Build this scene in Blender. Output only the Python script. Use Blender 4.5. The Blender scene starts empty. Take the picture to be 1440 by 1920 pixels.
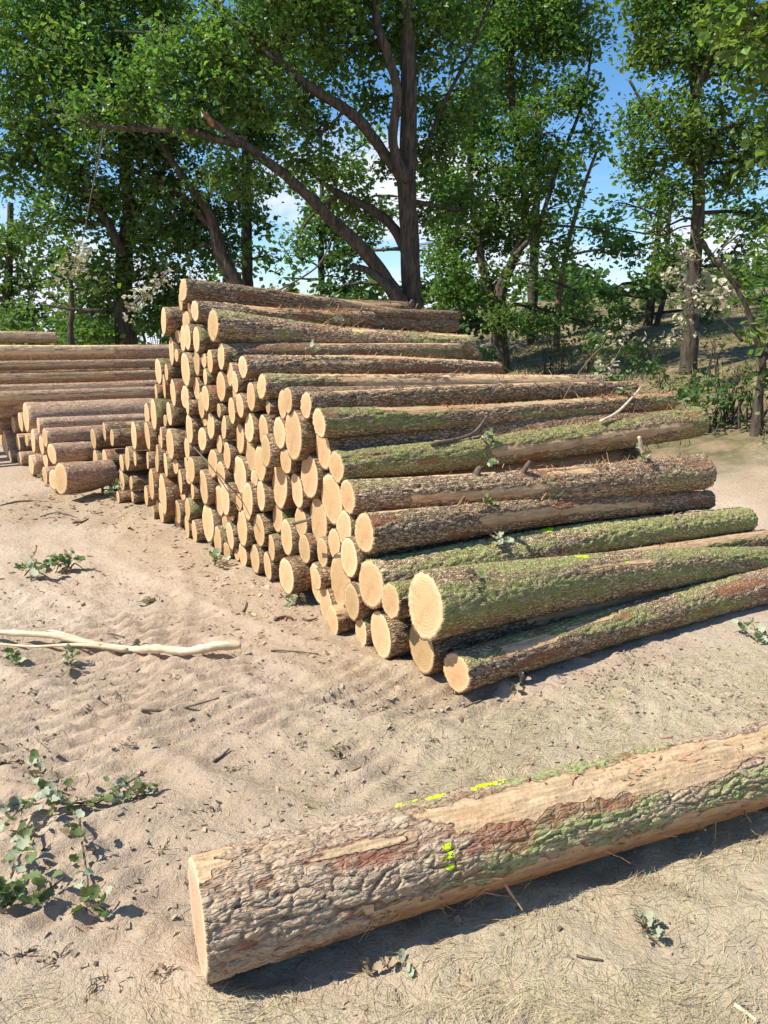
import bpy, math, random
import numpy as np
from math import sin, cos, pi, radians
from mathutils import Vector, Matrix, Euler

R = random.Random(7)
NR = np.random.default_rng(7)
SC = bpy.context.scene
COL = SC.collection

# ------------------------------------------------------------------ camera, sky, sun, exposure
PITCH = radians(12.5)
FPX, EYE = 1442.0, 1.6          # focal length in pixels of the 1440 x 1920 photograph, eye height in metres
cd = bpy.data.cameras.new('camera')
cam = bpy.data.objects.new('camera', cd); COL.objects.link(cam)
cam.location = (0, 0, EYE); cam.rotation_euler = (pi / 2 - PITCH, 0, 0)
cd.sensor_fit = 'VERTICAL'; cd.sensor_height = 24; cd.lens = 24 * FPX / 1920
cd.clip_start = .05; cd.clip_end = 2000
SC.camera = cam

SUN_EL, SUN_V = radians(51), Vector((-.955, -.29, 0)).normalized()
w = bpy.data.worlds.new('World'); SC.world = w; w.use_nodes = True
nt = w.node_tree; nt.nodes.clear()
N = nt.nodes.new; LK = nt.links.new
sky = N('ShaderNodeTexSky'); sky.sky_type = 'NISHITA'; sky.sun_disc = False
sky.sun_elevation = SUN_EL; sky.sun_rotation = math.atan2(SUN_V.x, SUN_V.y)
sky.air_density = 1.0; sky.dust_density = .3; sky.ozone_density = 2.2
tc = N('ShaderNodeTexCoord'); mp = N('ShaderNodeMapping'); mp.inputs['Scale'].default_value = (1, 1, 2.6)
LK(tc.outputs['Generated'], mp.inputs['Vector'])
cn = N('ShaderNodeTexNoise'); cn.inputs['Scale'].default_value = 3.1; cn.inputs['Detail'].default_value = 9
cn.inputs['Roughness'].default_value = .56; cn.inputs['Distortion'].default_value = .25
LK(mp.outputs[0], cn.inputs['Vector'])
sx = N('ShaderNodeSeparateXYZ'); LK(tc.outputs['Generated'], sx.inputs[0])
mr = N('ShaderNodeMapRange'); mr.inputs['From Min'].default_value = .02; mr.inputs['From Max'].default_value = .34
mr.inputs['To Min'].default_value = .17; mr.inputs['To Max'].default_value = -.07
LK(sx.outputs['Z'], mr.inputs['Value'])
ad = N('ShaderNodeMath'); ad.operation = 'ADD'; LK(cn.outputs['Fac'], ad.inputs[0]); LK(mr.outputs[0], ad.inputs[1])
cr = N('ShaderNodeMapRange'); cr.interpolation_type = 'SMOOTHSTEP'
cr.inputs['From Min'].default_value = .53; cr.inputs['From Max'].default_value = .68
LK(ad.outputs[0], cr.inputs['Value'])
mx = N('ShaderNodeMix'); mx.data_type = 'RGBA'
LK(cr.outputs[0], mx.inputs[0]); hs = N('ShaderNodeHueSaturation'); hs.inputs['Saturation'].default_value = 1.28; hs.inputs['Value'].default_value = .95
LK(sky.outputs[0], hs.inputs['Color']); LK(hs.outputs[0], mx.inputs[6])
mx.inputs[7].default_value = (5.0, 5.25, 5.9, 1)
bg = N('ShaderNodeBackground'); bg.inputs['Strength'].default_value = .125
wo = N('ShaderNodeOutputWorld'); LK(mx.outputs[2], bg.inputs[0]); LK(bg.outputs[0], wo.inputs[0])

sd = bpy.data.lights.new('sun', 'SUN'); sd.energy = 4.9; sd.angle = radians(.53); sd.color = (1, .95, .85)
sun = bpy.data.objects.new('sun', sd); COL.objects.link(sun)
sv = Vector((SUN_V.x * cos(SUN_EL), SUN_V.y * cos(SUN_EL), sin(SUN_EL)))
sun.rotation_euler = sv.to_track_quat('Z', 'Y').to_euler()
SC.view_settings.view_transform = 'Standard'; SC.view_settings.look = 'None'
SC.view_settings.exposure = .66; SC.view_settings.gamma = 1
SC.view_settings.use_curve_mapping = False
SC.cycles.max_bounces = 8; SC.cycles.transmission_bounces = 3; SC.cycles.use_denoising = True

# ------------------------------------------------------------------ numpy noise
def _h(ix, iy, iz, s):
    h = (ix.astype(np.int64) * 374761393 + iy.astype(np.int64) * 668265263 + iz.astype(np.int64) * 2147483647 + s * 974634777) & 0xffffffff
    h = ((h ^ (h >> 13)) * 1274126177) & 0xffffffff
    h = ((h ^ (h >> 16)) * 2246822519) & 0xffffffff
    return ((h ^ (h >> 15)) & 0xffffff) / 16777215.0

def vnoise(x, y, z, s=0):
    xi, yi, zi = np.floor(x), np.floor(y), np.floor(z)
    fx, fy, fz = x - xi, y - yi, z - zi
    fx, fy, fz = [f * f * (3 - 2 * f) for f in (fx, fy, fz)]
    r = 0
    for a in (0, 1):
        wa = fx if a else 1 - fx
        for b in (0, 1):
            wb = fy if b else 1 - fy
            for c in (0, 1):
                wc = fz if c else 1 - fz
                r = r + wa * wb * wc * _h(xi + a, yi + b, zi + c, s)
    return r

def fbm(x, y, z, s=0, o=4):
    r, a, t = 0, 1.0, 0
    for k in range(o):
        r = r + a * vnoise(x * 2**k + 17.3 * k, y * 2**k - 9.1 * k, z * 2**k + 5.7 * k, s + k); t += a; a *= .5
    return r / t

def worley(u, v, nu, s=0):
    ui, vi = np.floor(u), np.floor(v)
    f1 = np.full(u.shape, 9.0); f2 = f1.copy(); idn = np.zeros(u.shape)
    z0 = np.zeros_like(u)
    for a in (-1, 0, 1):
        for b in (-1, 0, 1):
            cu, cv = ui + a, vi + b
            wu = np.mod(cu, nu)
            jx = _h(wu, cv, z0, s) * .9 + .05; jy = _h(wu, cv, z0 + 7, s) * .9 + .05
            d = np.hypot(cu + jx - u, cv + jy - v)
            i = _h(wu, cv, z0 + 13, s)
            n1 = d < f1
            f2 = np.where(n1, f1, np.minimum(f2, d)); idn = np.where(n1, i, idn); f1 = np.where(n1, d, f1)
    return f1, f2, idn

def sst(a, b, x):
    t = np.clip((x - a) / (b - a), 0, 1)
    return t * t * (3 - 2 * t)

# ------------------------------------------------------------------ materials
def mat(name):
    m = bpy.data.materials.new(name); m.use_nodes = True
    t = m.node_tree; b = t.nodes['Principled BSDF']
    return m, t, b

class G:
    """little helper for node graphs"""
    def __init__(s, t): s.t = t
    def n(s, k, **kw):
        x = s.t.nodes.new('ShaderNode' + k)
        for a, v in kw.items(): setattr(x, a, v)
        return x
    def l(s, a, b): s.t.links.new(a, b)
    def coord(s, which='Object', scale=(1, 1, 1)):
        c = s.n('TexCoord'); m = s.n('Mapping'); m.inputs['Scale'].default_value = scale
        s.l(c.outputs[which], m.inputs['Vector']); return m.outputs[0]
    def noise(s, vec, scale=5, detail=4, rough=.55, dist=0):
        x = s.n('TexNoise'); x.inputs['Scale'].default_value = scale; x.inputs['Detail'].default_value = detail
        x.inputs['Roughness'].default_value = rough; x.inputs['Distortion'].default_value = dist
        s.l(vec, x.inputs['Vector']); return x.outputs['Fac']
    def vor(s, vec, scale=5, feature='F1', rnd=1, out='Distance'):
        x = s.n('TexVoronoi'); x.feature = feature; x.inputs['Scale'].default_value = scale
        x.inputs['Randomness'].default_value = rnd
        s.l(vec, x.inputs['Vector']); return x.outputs[out]
    def rng(s, v, a, b, c=0, d=1, smooth=True):
        x = s.n('MapRange'); x.interpolation_type = 'SMOOTHSTEP' if smooth else 'LINEAR'
        x.inputs['From Min'].default_value = a; x.inputs['From Max'].default_value = b
        x.inputs['To Min'].default_value = c; x.inputs['To Max'].default_value = d
        s.l(v, x.inputs['Value']); return x.outputs[0]
    def math(s, op, a, b):
        x = s.n('Math'); x.operation = op
        for i, q in enumerate((a, b)):
            if isinstance(q, (int, float)): x.inputs[i].default_value = q
            else: s.l(q, x.inputs[i])
        return x.outputs[0]
    def mix(s, f, a, b, mode='MIX'):
        x = s.n('Mix'); x.data_type = 'RGBA'; x.blend_type = mode
        for i, q in ((0, f), (6, a), (7, b)):
            if isinstance(q, (int, float)): x.inputs[i].default_value = q
            elif isinstance(q, tuple): x.inputs[i].default_value = (*q, 1)
            else: s.l(q, x.inputs[i])
        return x.outputs[2]
    def ramp(s, v, stops):
        x = s.n('ValToRGB'); e = x.color_ramp.elements
        while len(e) < len(stops): e.new(.5)
        for i, (p, c) in enumerate(stops): e[i].position = p; e[i].color = (*c, 1)
        s.l(v, x.inputs[0]); return x.outputs[0]
    def bump(s, h, dist, strength=1, normal=None):
        x = s.n('Bump'); x.inputs['Distance'].default_value = dist; x.inputs['Strength'].default_value = strength
        s.l(h, x.inputs['Height'])
        if normal is not None: s.l(normal, x.inputs['Normal'])
        return x.outputs[0]

def bark_material(name, ridge, dark, moss, red, pale, far=False):
    m, t, b = mat(name); g = G(t)
    at = g.n('Attribute'); at.attribute_name = 'zone'
    sp = g.n('SeparateColor'); g.l(at.outputs['Color'], sp.inputs[0])
    strip, mos, rd = sp.outputs[0], sp.outputs[1], sp.outputs[2]
    hgt = at.outputs['Alpha']
    c = g.coord(); cs = g.coord(scale=(.16, 1, 1))
    n1 = g.noise(c, 9, 5); n2 = g.noise(c, 70, 4, .7); n3 = g.noise(c, 26, 4, .6)
    oi = g.n('ObjectInfo')
    rc = g.mix(n1, (ridge[0] * .80, ridge[1] * .70, ridge[2] * .60), (ridge[0] * 1.12, ridge[1] * 1.16, ridge[2] * 1.2))
    rc = g.mix(g.rng(n3, .45, .75), rc, tuple(x * 1.15 for x in (ridge[0] * .93, ridge[1], ridge[2] * 1.02)))
    sc_ = 1.0 if name == 'bark_near' else 1.5
    wv = g.n('VectorMath'); wv.operation = 'ADD'; nzc = g.n('TexNoise'); nzc.inputs['Scale'].default_value = 16; g.l(c, nzc.inputs['Vector'])
    sv_ = g.n('VectorMath'); sv_.operation = 'SCALE'; sv_.inputs['Scale'].default_value = .03; g.l(nzc.outputs['Color'], sv_.inputs[0])
    g.l(c, wv.inputs[0]); g.l(sv_.outputs[0], wv.inputs[1])
    mm = g.n('Mapping'); mm.inputs['Scale'].default_value = (.19, 1, 1); g.l(wv.outputs[0], mm.inputs['Vector'])
    fz = g.noise(mm.outputs[0], 52 * sc_, 2.5, .55)
    fur = g.rng(g.math('ABSOLUTE', g.math('SUBTRACT', fz, .5), 0), .0, .075)
    mm2 = g.n('Mapping'); mm2.inputs['Scale'].default_value = (.42, 1, 1); g.l(wv.outputs[0], mm2.inputs['Vector'])
    vz = g.vor(mm2.outputs[0], 38 * sc_, 'DISTANCE_TO_EDGE')
    fur2 = g.rng(vz, .0, .13)
    furr = g.math('MULTIPLY', g.math('ADD', g.math('MULTIPLY', fur, .7), .3), g.math('ADD', g.math('MULTIPLY', fur2, .55), .45))
    if name == 'bark_near': furr = g.math('ADD', g.math('MULTIPLY', furr, .55), .45)
    base = g.mix(g.math('MULTIPLY', g.rng(hgt, .05, .38), g.rng(furr, .25, .8)), dark, rc)
    base = g.mix(g.rng(n2, .4, .75, 0, .35), base, tuple(x * .55 for x in ridge))
    mfac = g.math('MULTIPLY', mos, g.rng(n3, .3, .62, .1, .95))
    base = g.mix(mfac, base, g.mix(n2, moss, tuple(x * 1.5 for x in moss)))
    base = g.mix(g.math('MULTIPLY', rd, g.rng(n3, .28, .6, .2, 1)), base, g.mix(n2, tuple(x * .6 for x in red), tuple(x * 1.35 for x in red)))
    fib = g.noise(cs, 60, 5, .65, .3); fib2 = g.noise(cs, 14, 3, .6)
    wood = g.mix(g.rng(fib, .3, .7), tuple(x * .55 for x in pale), pale)
    wood = g.mix(g.rng(fib2, .5, .72, 0, .5), wood, (pale[0] * .78, pale[1] * .60, pale[2] * .46))
    wood = g.mix(g.rng(n2, .56, .7, 0, .7), wood, (pale[0] * .5, pale[1] * .33, pale[2] * .22))
    wood = g.mix(g.math('MULTIPLY', rd, .8), wood, g.mix(fib, (.2, .075, .03), (.42, .19, .08)))
    sf = g.rng(g.math('ADD', strip, g.math('MULTIPLY', g.math('SUBTRACT', n3, .5), .5)), .42, .58)
    col = g.mix(sf, base, wood)
    hv = g.n('HueSaturation'); g.l(col, hv.inputs['Color'])
    g.l(g.rng(oi.outputs['Random'], 0, 1, .82, 1.15, False), hv.inputs['Value'])
    g.l(hv.outputs[0], b.inputs['Base Color'])
    b.inputs['Roughness'].default_value = .9; b.inputs['Specular IOR Level'].default_value = .2
    h = g.math('ADD', g.math('MULTIPLY', n2, 1.0), g.math('MULTIPLY', fib, .8))
    h = g.math('ADD', h, g.math('MULTIPLY', g.math('MULTIPLY', furr, g.math('SUBTRACT', 1.0, sf)), 2.6))
    g.l(g.bump(h, .006, .8), b.inputs['Normal'])
    return m

def endgrain_material(name, sap, heart, dirty=0.0):
    m, t, b = mat(name); g = G(t)
    c = g.n('TexCoord').outputs['Object']
    nz = g.noise(c, 6, 3, .5); 
    sx = g.n('SeparateXYZ'); g.l(c, sx.inputs[0])
    at = g.n('Attribute'); at.attribute_name = 'rad'
    rad = at.outputs['Fac']
    wob = g.math('ADD', rad, g.math('MULTIPLY', g.math('SUBTRACT', nz, .5), .30))
    rings = g.math('SINE', g.math('MULTIPLY', wob, 62.0), 0)
    oi = g.n('ObjectInfo')
    col = g.mix(g.rng(wob, .70, .92), heart, sap)
    col = g.mix(g.rng(wob, .1, .55, .38, 0), col, tuple(x * y for x, y in zip(heart, (.88, .8, .72))))
    col = g.mix(g.rng(rings, -1, 1, 0, .34), col, tuple(x * .62 for x in heart))
    streak = g.noise(g.coord(scale=(1, .25, 2.2)), 22, 5, .7)
    col = g.mix(g.rng(streak, .45, .75, 0, .5), col, (heart[0] * .85, heart[1] * .74, heart[2] * .66))
    blot = g.noise(c, 13, 5, .65)
    col = g.mix(g.rng(blot, .50, .72, 0, .6), col, (heart[0] * .74, heart[1] * .62, heart[2] * .5))
    ang = g.math('ARCTAN2', sx.outputs['Y'], sx.outputs['Z'])
    cr = g.math('SINE', g.math('ADD', g.math('MULTIPLY', ang, 5.0), g.math('MULTIPLY', nz, 9.0)), 0)
    crk = g.math('MULTIPLY', g.rng(cr, .992, 1.0, 0, .6), g.math('MULTIPLY', g.rng(wob, .75, .45), g.rng(wob, .12, .2)))
    col = g.mix(g.math('MULTIPLY', crk, g.rng(blot, .45, .55)), col, (.16, .09, .05))
    hv = g.n('HueSaturation'); g.l(col, hv.inputs['Color'])
    g.l(g.rng(oi.outputs['Random'], 0, 1, .72, 1.12, False), hv.inputs['Value'])
    g.l(g.rng(oi.outputs['Random'], 0, 1, .508, .492, False), hv.inputs['Hue'])
    g.l(hv.outputs[0], b.inputs['Base Color']); b.inputs['Roughness'].default_value = .85
    b.inputs['Specular IOR Level'].default_value = .2
    g.l(g.bump(g.math('ADD', streak, g.math('MULTIPLY', rings, .12)), .004, .7), b.inputs['Normal'])
    return m

def plain(name, col, rough=.8, var=.35, scale=12, col2=None, bumpd=.003, coord='Object', stretch=(1, 1, 1), island=False, trans=0):
    m, t, b = mat(name); g = G(t)
    c = g.coord(coord, stretch); n = g.noise(c, scale, 5, .6)
    col2 = col2 or tuple(x * (1 - var) for x in col)
    k = g.mix(g.rng(n, .3, .7), col, col2)
    if island:
        ge = g.n('NewGeometry'); hv = g.n('HueSaturation'); g.l(k, hv.inputs['Color'])
        g.l(g.rng(ge.outputs['Random Per Island'], 0, 1, .62, 1.4, False), hv.inputs['Value'])
        g.l(g.rng(g.math('FRACT', g.math('MULTIPLY', ge.outputs['Random Per Island'], 7.31), 0), 0, 1, .47, .53, False), hv.inputs['Hue'])
        k = hv.outputs[0]
    g.l(k, b.inputs['Base Color']); b.inputs['Roughness'].default_value = rough
    b.inputs['Specular IOR Level'].default_value = .3
    if bumpd: g.l(g.bump(n, bumpd, .7), b.inputs['Normal'])
    if trans:
        tr = g.n('BsdfTranslucent'); ms = g.n('MixShader'); ms.inputs[0].default_value = trans
        tk = g.mix(1.0, k, (1.25, 1.45, .55), 'MULTIPLY'); g.l(tk, tr.inputs['Color'])
        g.l(b.outputs[0], ms.inputs[1]); g.l(tr.outputs[0], ms.inputs[2])
        g.l(ms.outputs[0], t.nodes['Material Output'].inputs['Surface'])
    return m

RIDGE = (.66, .475, .295); DARK = (.14, .085, .052)
M_near = bark_material('bark_near', (.58, .435, .295), (.16, .10, .065), (.28, .315, .115), (.36, .16, .095), (.74, .52, .30))
M_bark = bark_material('bark', RIDGE, DARK, (.30, .315, .105), (.42, .19, .095), (.74, .50, .27))
M_barkshade = bark_material('bark_shaded', (.47, .33, .20), (.10, .062, .04), (.20, .22, .08), (.36, .16, .08), (.64, .42, .22), far=True)  # darker copy of the bark: shade between log ends put into its colour
M_pine = bark_material('bark_pine', (.76, .54, .37), (.34, .20, .13), (.3, .3, .12), (.60, .33, .20), (.82, .60, .34))
M_end = endgrain_material('end_grain', (.74, .50, .275), (.61, .385, .20))
M_end2 = endgrain_material('end_grain_weathered', (.62, .45, .29), (.50, .35, .215))
M_tree = plain('tree_bark', (.115, .09, .065), .95, scale=9, col2=(.035, .027, .02), bumpd=.05, stretch=(2.4, 2.4, .45))
M_treer = plain('reddish_bark', (.26, .15, .10), .95, scale=9, col2=(.12, .065, .045), bumpd=.03, stretch=(2, 2, .5))
M_leaf = plain('oak_foliage', (.165, .24, .062), .36, scale=1.3, col2=(.095, .18, .05), bumpd=0, island=True, trans=.5)
M_leafw = plain('oak_foliage_warm', (.185, .25, .065), .40, scale=1.1, col2=(.11, .19, .05), bumpd=0, island=True, trans=.5)
M_leafd = plain('dark_foliage', (.13, .205, .062), .36, scale=1.2, col2=(.07, .14, .046), bumpd=0, island=True, trans=.46)
M_leafl = plain('light_foliage', (.17, .24, .075), .6, scale=1.1, col2=(.10, .17, .05), bumpd=0, island=True, trans=.4)
M_leafp = plain('bleached_leaves', (.50, .46, .36), .7, scale=4, col2=(.34, .31, .22), bumpd=0, island=True, trans=.2)
M_scrub = plain('dry_scrub', (.20, .17, .08), .7, scale=3, col2=(.10, .115, .045), bumpd=0, island=True, trans=.25)
M_spg = plain('sprig_leaf_green', (.19, .24, .085), .5, scale=30, col2=(.10, .14, .05), bumpd=.001, trans=.2)
M_spp = plain('sprig_leaf_pale', (.43, .45, .32), .65, scale=30, col2=(.30, .33, .21), bumpd=.001, trans=.15)
M_spd = plain('sprig_leaf_dry', (.42, .34, .23), .8, scale=30, col2=(.24, .16, .09), bumpd=.001, trans=.1)
M_twig = plain('twig_bark', (.17, .125, .09), .9, scale=40, col2=(.08, .055, .04), bumpd=.002)
M_white = plain('peeled_wood', (.74, .62, .43), .7, scale=14, col2=(.50, .36, .21), bumpd=.008, stretch=(.3, 2.4, 2))
M_grass = plain('dry_grass', (.53, .44, .30), .8, scale=2.2, col2=(.40, .32, .20), bumpd=0, island=True, trans=.25)
M_ggrass = plain('bank_grass', (.30, .235, .13), .8, scale=.7, col2=(.14, .15, .06), bumpd=0, island=True, trans=.25)
M_chip = plain('wood_chips', (.50, .36, .22), .85, scale=30, col2=(.20, .12, .07), bumpd=0, island=True)
M_shred = plain('bark_shreds', (.46, .25, .12), .85, scale=30, col2=(.22, .10, .05), bumpd=0, island=True)
M_paint = plain('marking_paint', (.62, .85, .02), .5, scale=80, col2=(.5, .75, .0), bumpd=.001)
M_dark = plain('litter_dark', (.26, .185, .125), .9, scale=30, col2=(.11, .075, .05), bumpd=0, island=True)

def ground_material():
    m, t, b = mat('sandy_soil'); g = G(t)
    c = g.coord()
    big = g.noise(c, .55, 4, .55); mid = g.noise(c, 3.2, 6, .62); fine = g.noise(c, 42, 6, .72); grit = g.noise(c, 190, 3, .7)
    at = g.n('Attribute'); at.attribute_name = 'soil'
    sp = g.n('SeparateColor'); g.l(at.outputs['Color'], sp.inputs[0])
    straw, bank, litter = sp.outputs
    col = g.mix(g.rng(mid, .3, .7), (.56, .43, .305), (.46, .34, .235))
    col = g.mix(g.rng(big, .4, .66, 0, .6), col, (.55, .45, .335))
    col = g.mix(g.rng(fine, .54, .70, 0, .75), col, (.24, .165, .105))
    col = g.mix(g.rng(grit, .58, .72, 0, .4), col, (.64, .53, .40))
    st = g.mix(g.noise(g.coord(scale=(1, 3, 1)), 60, 5, .7), (.40, .32, .20), (.64, .53, .365))
    col = g.mix(g.math('MULTIPLY', straw, g.rng(mid, .25, .55, .3, 1)), col, st)
    bk = g.mix(g.rng(mid, .35, .65), (.27, .20, .11), (.115, .11, .048))  # dry grass and olive tones, darkened to carry the trees' shade
    col = g.mix(bank, col, bk)
    lt = g.mix(g.rng(fine, .4, .6), (.20, .135, .085), (.52, .40, .25))
    col = g.mix(g.math('MULTIPLY', litter, g.rng(fine, .35, .6, .2, 1)), col, lt)
    dmp = g.noise(c, 1.7, 6, .68, .6)
    col = g.mix(g.rng(dmp, .52, .68, 0, .4), col, (.40, .29, .195))
    g.l(col, b.inputs['Base Color']); b.inputs['Roughness'].default_value = .95
    b.inputs['Specular IOR Level'].default_value = .15
    h = g.math('ADD', g.math('MULTIPLY', fine, 1.6), g.math('MULTIPLY', grit, .5))
    md2 = g.noise(g.coord(scale=(1, 1.5, 1)), 15, 5, .66)
    h = g.math('ADD', h, g.math('MULTIPLY', md2, 2.4))
    g.l(g.bump(h, .012, .9), b.inputs['Normal'])
    return m
M_ground = ground_material()

# ------------------------------------------------------------------ object helpers
def mesh_np(name, V, F, m=None, smooth=True, attrs=None):
    """V (n,3); F list of int arrays, each (k,3) or (k,4)"""
    me = bpy.data.meshes.new(name)
    V = np.asarray(V, dtype=np.float32)
    if isinstance(F, np.ndarray): F = [F]
    F = [np.asarray(f, dtype=np.int32) for f in F if len(f)]
    me.vertices.add(len(V)); me.vertices.foreach_set('co', V.ravel())
    nl = sum(f.size for f in F); nf = sum(len(f) for f in F)
    me.loops.add(nl); me.polygons.add(nf)
    me.loops.foreach_set('vertex_index', np.concatenate([f.ravel() for f in F]))
    tot = np.concatenate([np.full(len(f), f.shape[1], dtype=np.int32) for f in F])
    st = np.concatenate([[0], np.cumsum(tot)[:-1]]).astype(np.int32)
    me.polygons.foreach_set('loop_start', st)
    try: me.polygons.foreach_set('loop_total', tot)
    except Exception: pass
    me.polygons.foreach_set('use_smooth', np.full(nf, smooth))
    for k, (typ, arr) in (attrs or {}).items():
        a = me.attributes.new(k, typ, 'POINT')
        a.data.foreach_set('color' if 'COLOR' in typ else 'value', np.asarray(arr, dtype=np.float32).ravel())
    me.update(calc_edges=True); me.validate()
    if m: me.materials.append(m)
    return me

def link(name, me, parent=None, **kw):
    o = bpy.data.objects.new(name, me); COL.objects.link(o)
    if parent is not None: o.parent = parent
    for k, v in kw.items(): o[k] = v
    return o

def thing(name, label, cat, loc=(0, 0, 0), rot=(0, 0, 0), group=None):
    o = bpy.data.objects.new(name, None); COL.objects.link(o)
    o.empty_display_size = .1
    o.location = loc; o.rotation_euler = rot
    o['label'] = label; o['category'] = cat
    if group: o['group'] = group
    return o

def grid_faces(nu, nv, wrap):
    """nu around (wrapping when wrap), nv along; vertex index = j*nu+i"""
    i = np.arange(nu if wrap else nu - 1); j = np.arange(nv - 1)
    I, J = np.meshgrid(i, j); I = I.ravel(); J = J.ravel(); I2 = (I + 1) % nu
    return np.stack([J * nu + I, J * nu + I2, (J + 1) * nu + I2, (J + 1) * nu + I], 1)

def smooth_path(P, n=4):
    P = [Vector(p) for p in P]; out = []
    for i in range(len(P) - 1):
        a = P[max(i - 1, 0)]; b = P[i]; c = P[i + 1]; d = P[min(i + 2, len(P) - 1)]
        for k in range(n):
            t = k / n
            out.append(.5 * ((2 * b) + (c - a) * t + (2 * a - 5 * b + 4 * c - d) * t * t + (3 * b - a - 3 * c + d) * t**3))
    out.append(P[-1]); return out

def tube(P, rad, n=8, seed=0, rough=0.0, sub=4, cap=True, flute=0.0):
    """a tapered round bar along the points P with a radius at each; returns verts, faces"""
    m = len(P); S = smooth_path(P, sub); k = len(S)
    rr = np.interp(np.linspace(0, m - 1, k), np.arange(m), rad)
    V = np.zeros((k, n, 3)); prev = None
    for i, p in enumerate(S):
        t = (S[min(i + 1, k - 1)] - S[max(i - 1, 0)]).normalized()
        if prev is None:
            a = t.orthogonal().normalized()
        else:
            a = (prev - t * prev.dot(t)).normalized()
        prev = a; b = t.cross(a)
        th = np.arange(n) * 2 * pi / n
        V[i] = np.array(p)[None] + np.outer(np.cos(th), np.array(a)) + np.outer(np.sin(th), np.array(b)) - 0
        V[i] = np.array(p)[None] + (V[i] - np.array(p)[None]) * rr[i]
    if rough or flute:
        C = np.array([list(p) for p in S])[:, None, :]
        d = V - C; q = V.reshape(-1, 3)
        s = 1.0 / max(rr.max(), .01)
        nz = fbm(q[:, 0] * s * 1.2, q[:, 1] * s * 1.2, q[:, 2] * s * .5, seed, 3).reshape(k, n)
        f = 1 + rough * (nz - .5) * 2
        if flute:
            qq = fbm(q[:, 0] * s * 4, q[:, 1] * s * 4, q[:, 2] * s * .35, seed + 5, 2).reshape(k, n)
            f = f + flute * (np.abs(qq - .5) * 4 - .5)
        V = C + d * f[:, :, None]
    V = V.reshape(-1, 3); F = [grid_faces(n, k, True)]
    if cap:
        c0 = len(V); V = np.vstack([V, np.array(S[0])[None], np.array(S[-1])[None]])
        i = np.arange(n); e = (k - 1) * n
        F.append(np.stack([np.full(n, c0), (i + 1) % n, i], 1)); F.append(np.stack([np.full(n, c0 + 1), e + i, e + (i + 1) % n], 1))
    return V, F

def join(parts):
    Vs, Q, T, off = [], [], [], 0
    for V, F in parts:
        if isinstance(F, np.ndarray): F = [F]
        Vs.append(V)
        for f in F: (Q if f.shape[1] == 4 else T).append(f + off)
        off += len(V)
    F = []
    if Q: F.append(np.concatenate(Q))
    if T: F.append(np.concatenate(T))
    return np.concatenate(Vs), F

# a point of the photograph at a chosen distance in front of the camera (world y), or on a given height
def at(px, py, y):
    X = (px - 720) / FPX; Y = (960 - py) / FPX
    d = Vector((X, cos(PITCH) + Y * sin(PITCH), -sin(PITCH) + Y * cos(PITCH)))
    return Vector((0, 0, EYE)) + d * (y / d.y)
def on_ground(px, py, z=0.0):
    X = (px - 720) / FPX; Y = (960 - py) / FPX
    d = Vector((X, cos(PITCH) + Y * sin(PITCH), -sin(PITCH) + Y * cos(PITCH)))
    return Vector((0, 0, EYE)) + d * ((z - EYE) / d.z)

# ------------------------------------------------------------------ the row the piles stand in
A = radians(34)
DV = Vector((cos(A), sin(A), 0)); SV = Vector((-sin(A), cos(A), 0)); P0 = Vector((.30, 3.38, 0))
def pile(s, e, z=0): return P0 + DV * e + SV * s + Vector((0, 0, z))

# ------------------------------------------------------------------ ground
def base_z(x, y):
    e = (x - .3) * cos(A) + (y - 3.38) * sin(A)
    t = e - 3.9
    b = .235 * np.where(t > 0, np.sqrt(t * t + .6) - .77, 0) ; b = np.maximum(b, 0)
    b = 4.3 * np.tanh(b / 4.3)
    return b * sst(-6, 1.5, x)

def straw_mask(x, y):
    a = sst(-.9, .5, x + (2.0 - y) * .35) * sst(3.6, 2.6, y)
    b = sst(.25, -.3, np.abs(y - 2.95) - .15) * sst(-.6, -.1, x) * sst(2.2, 1.4, x)
    c = sst(-1.2, -.8, x) * sst(1.75, 1.55, y)
    d = sst(.35, .1, y - 2.65 - x * .55) * sst(-.2, .4, x)
    return np.clip(np.maximum(np.maximum(a * .8, b), np.maximum(c * .7, d)), 0, 1)

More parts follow.
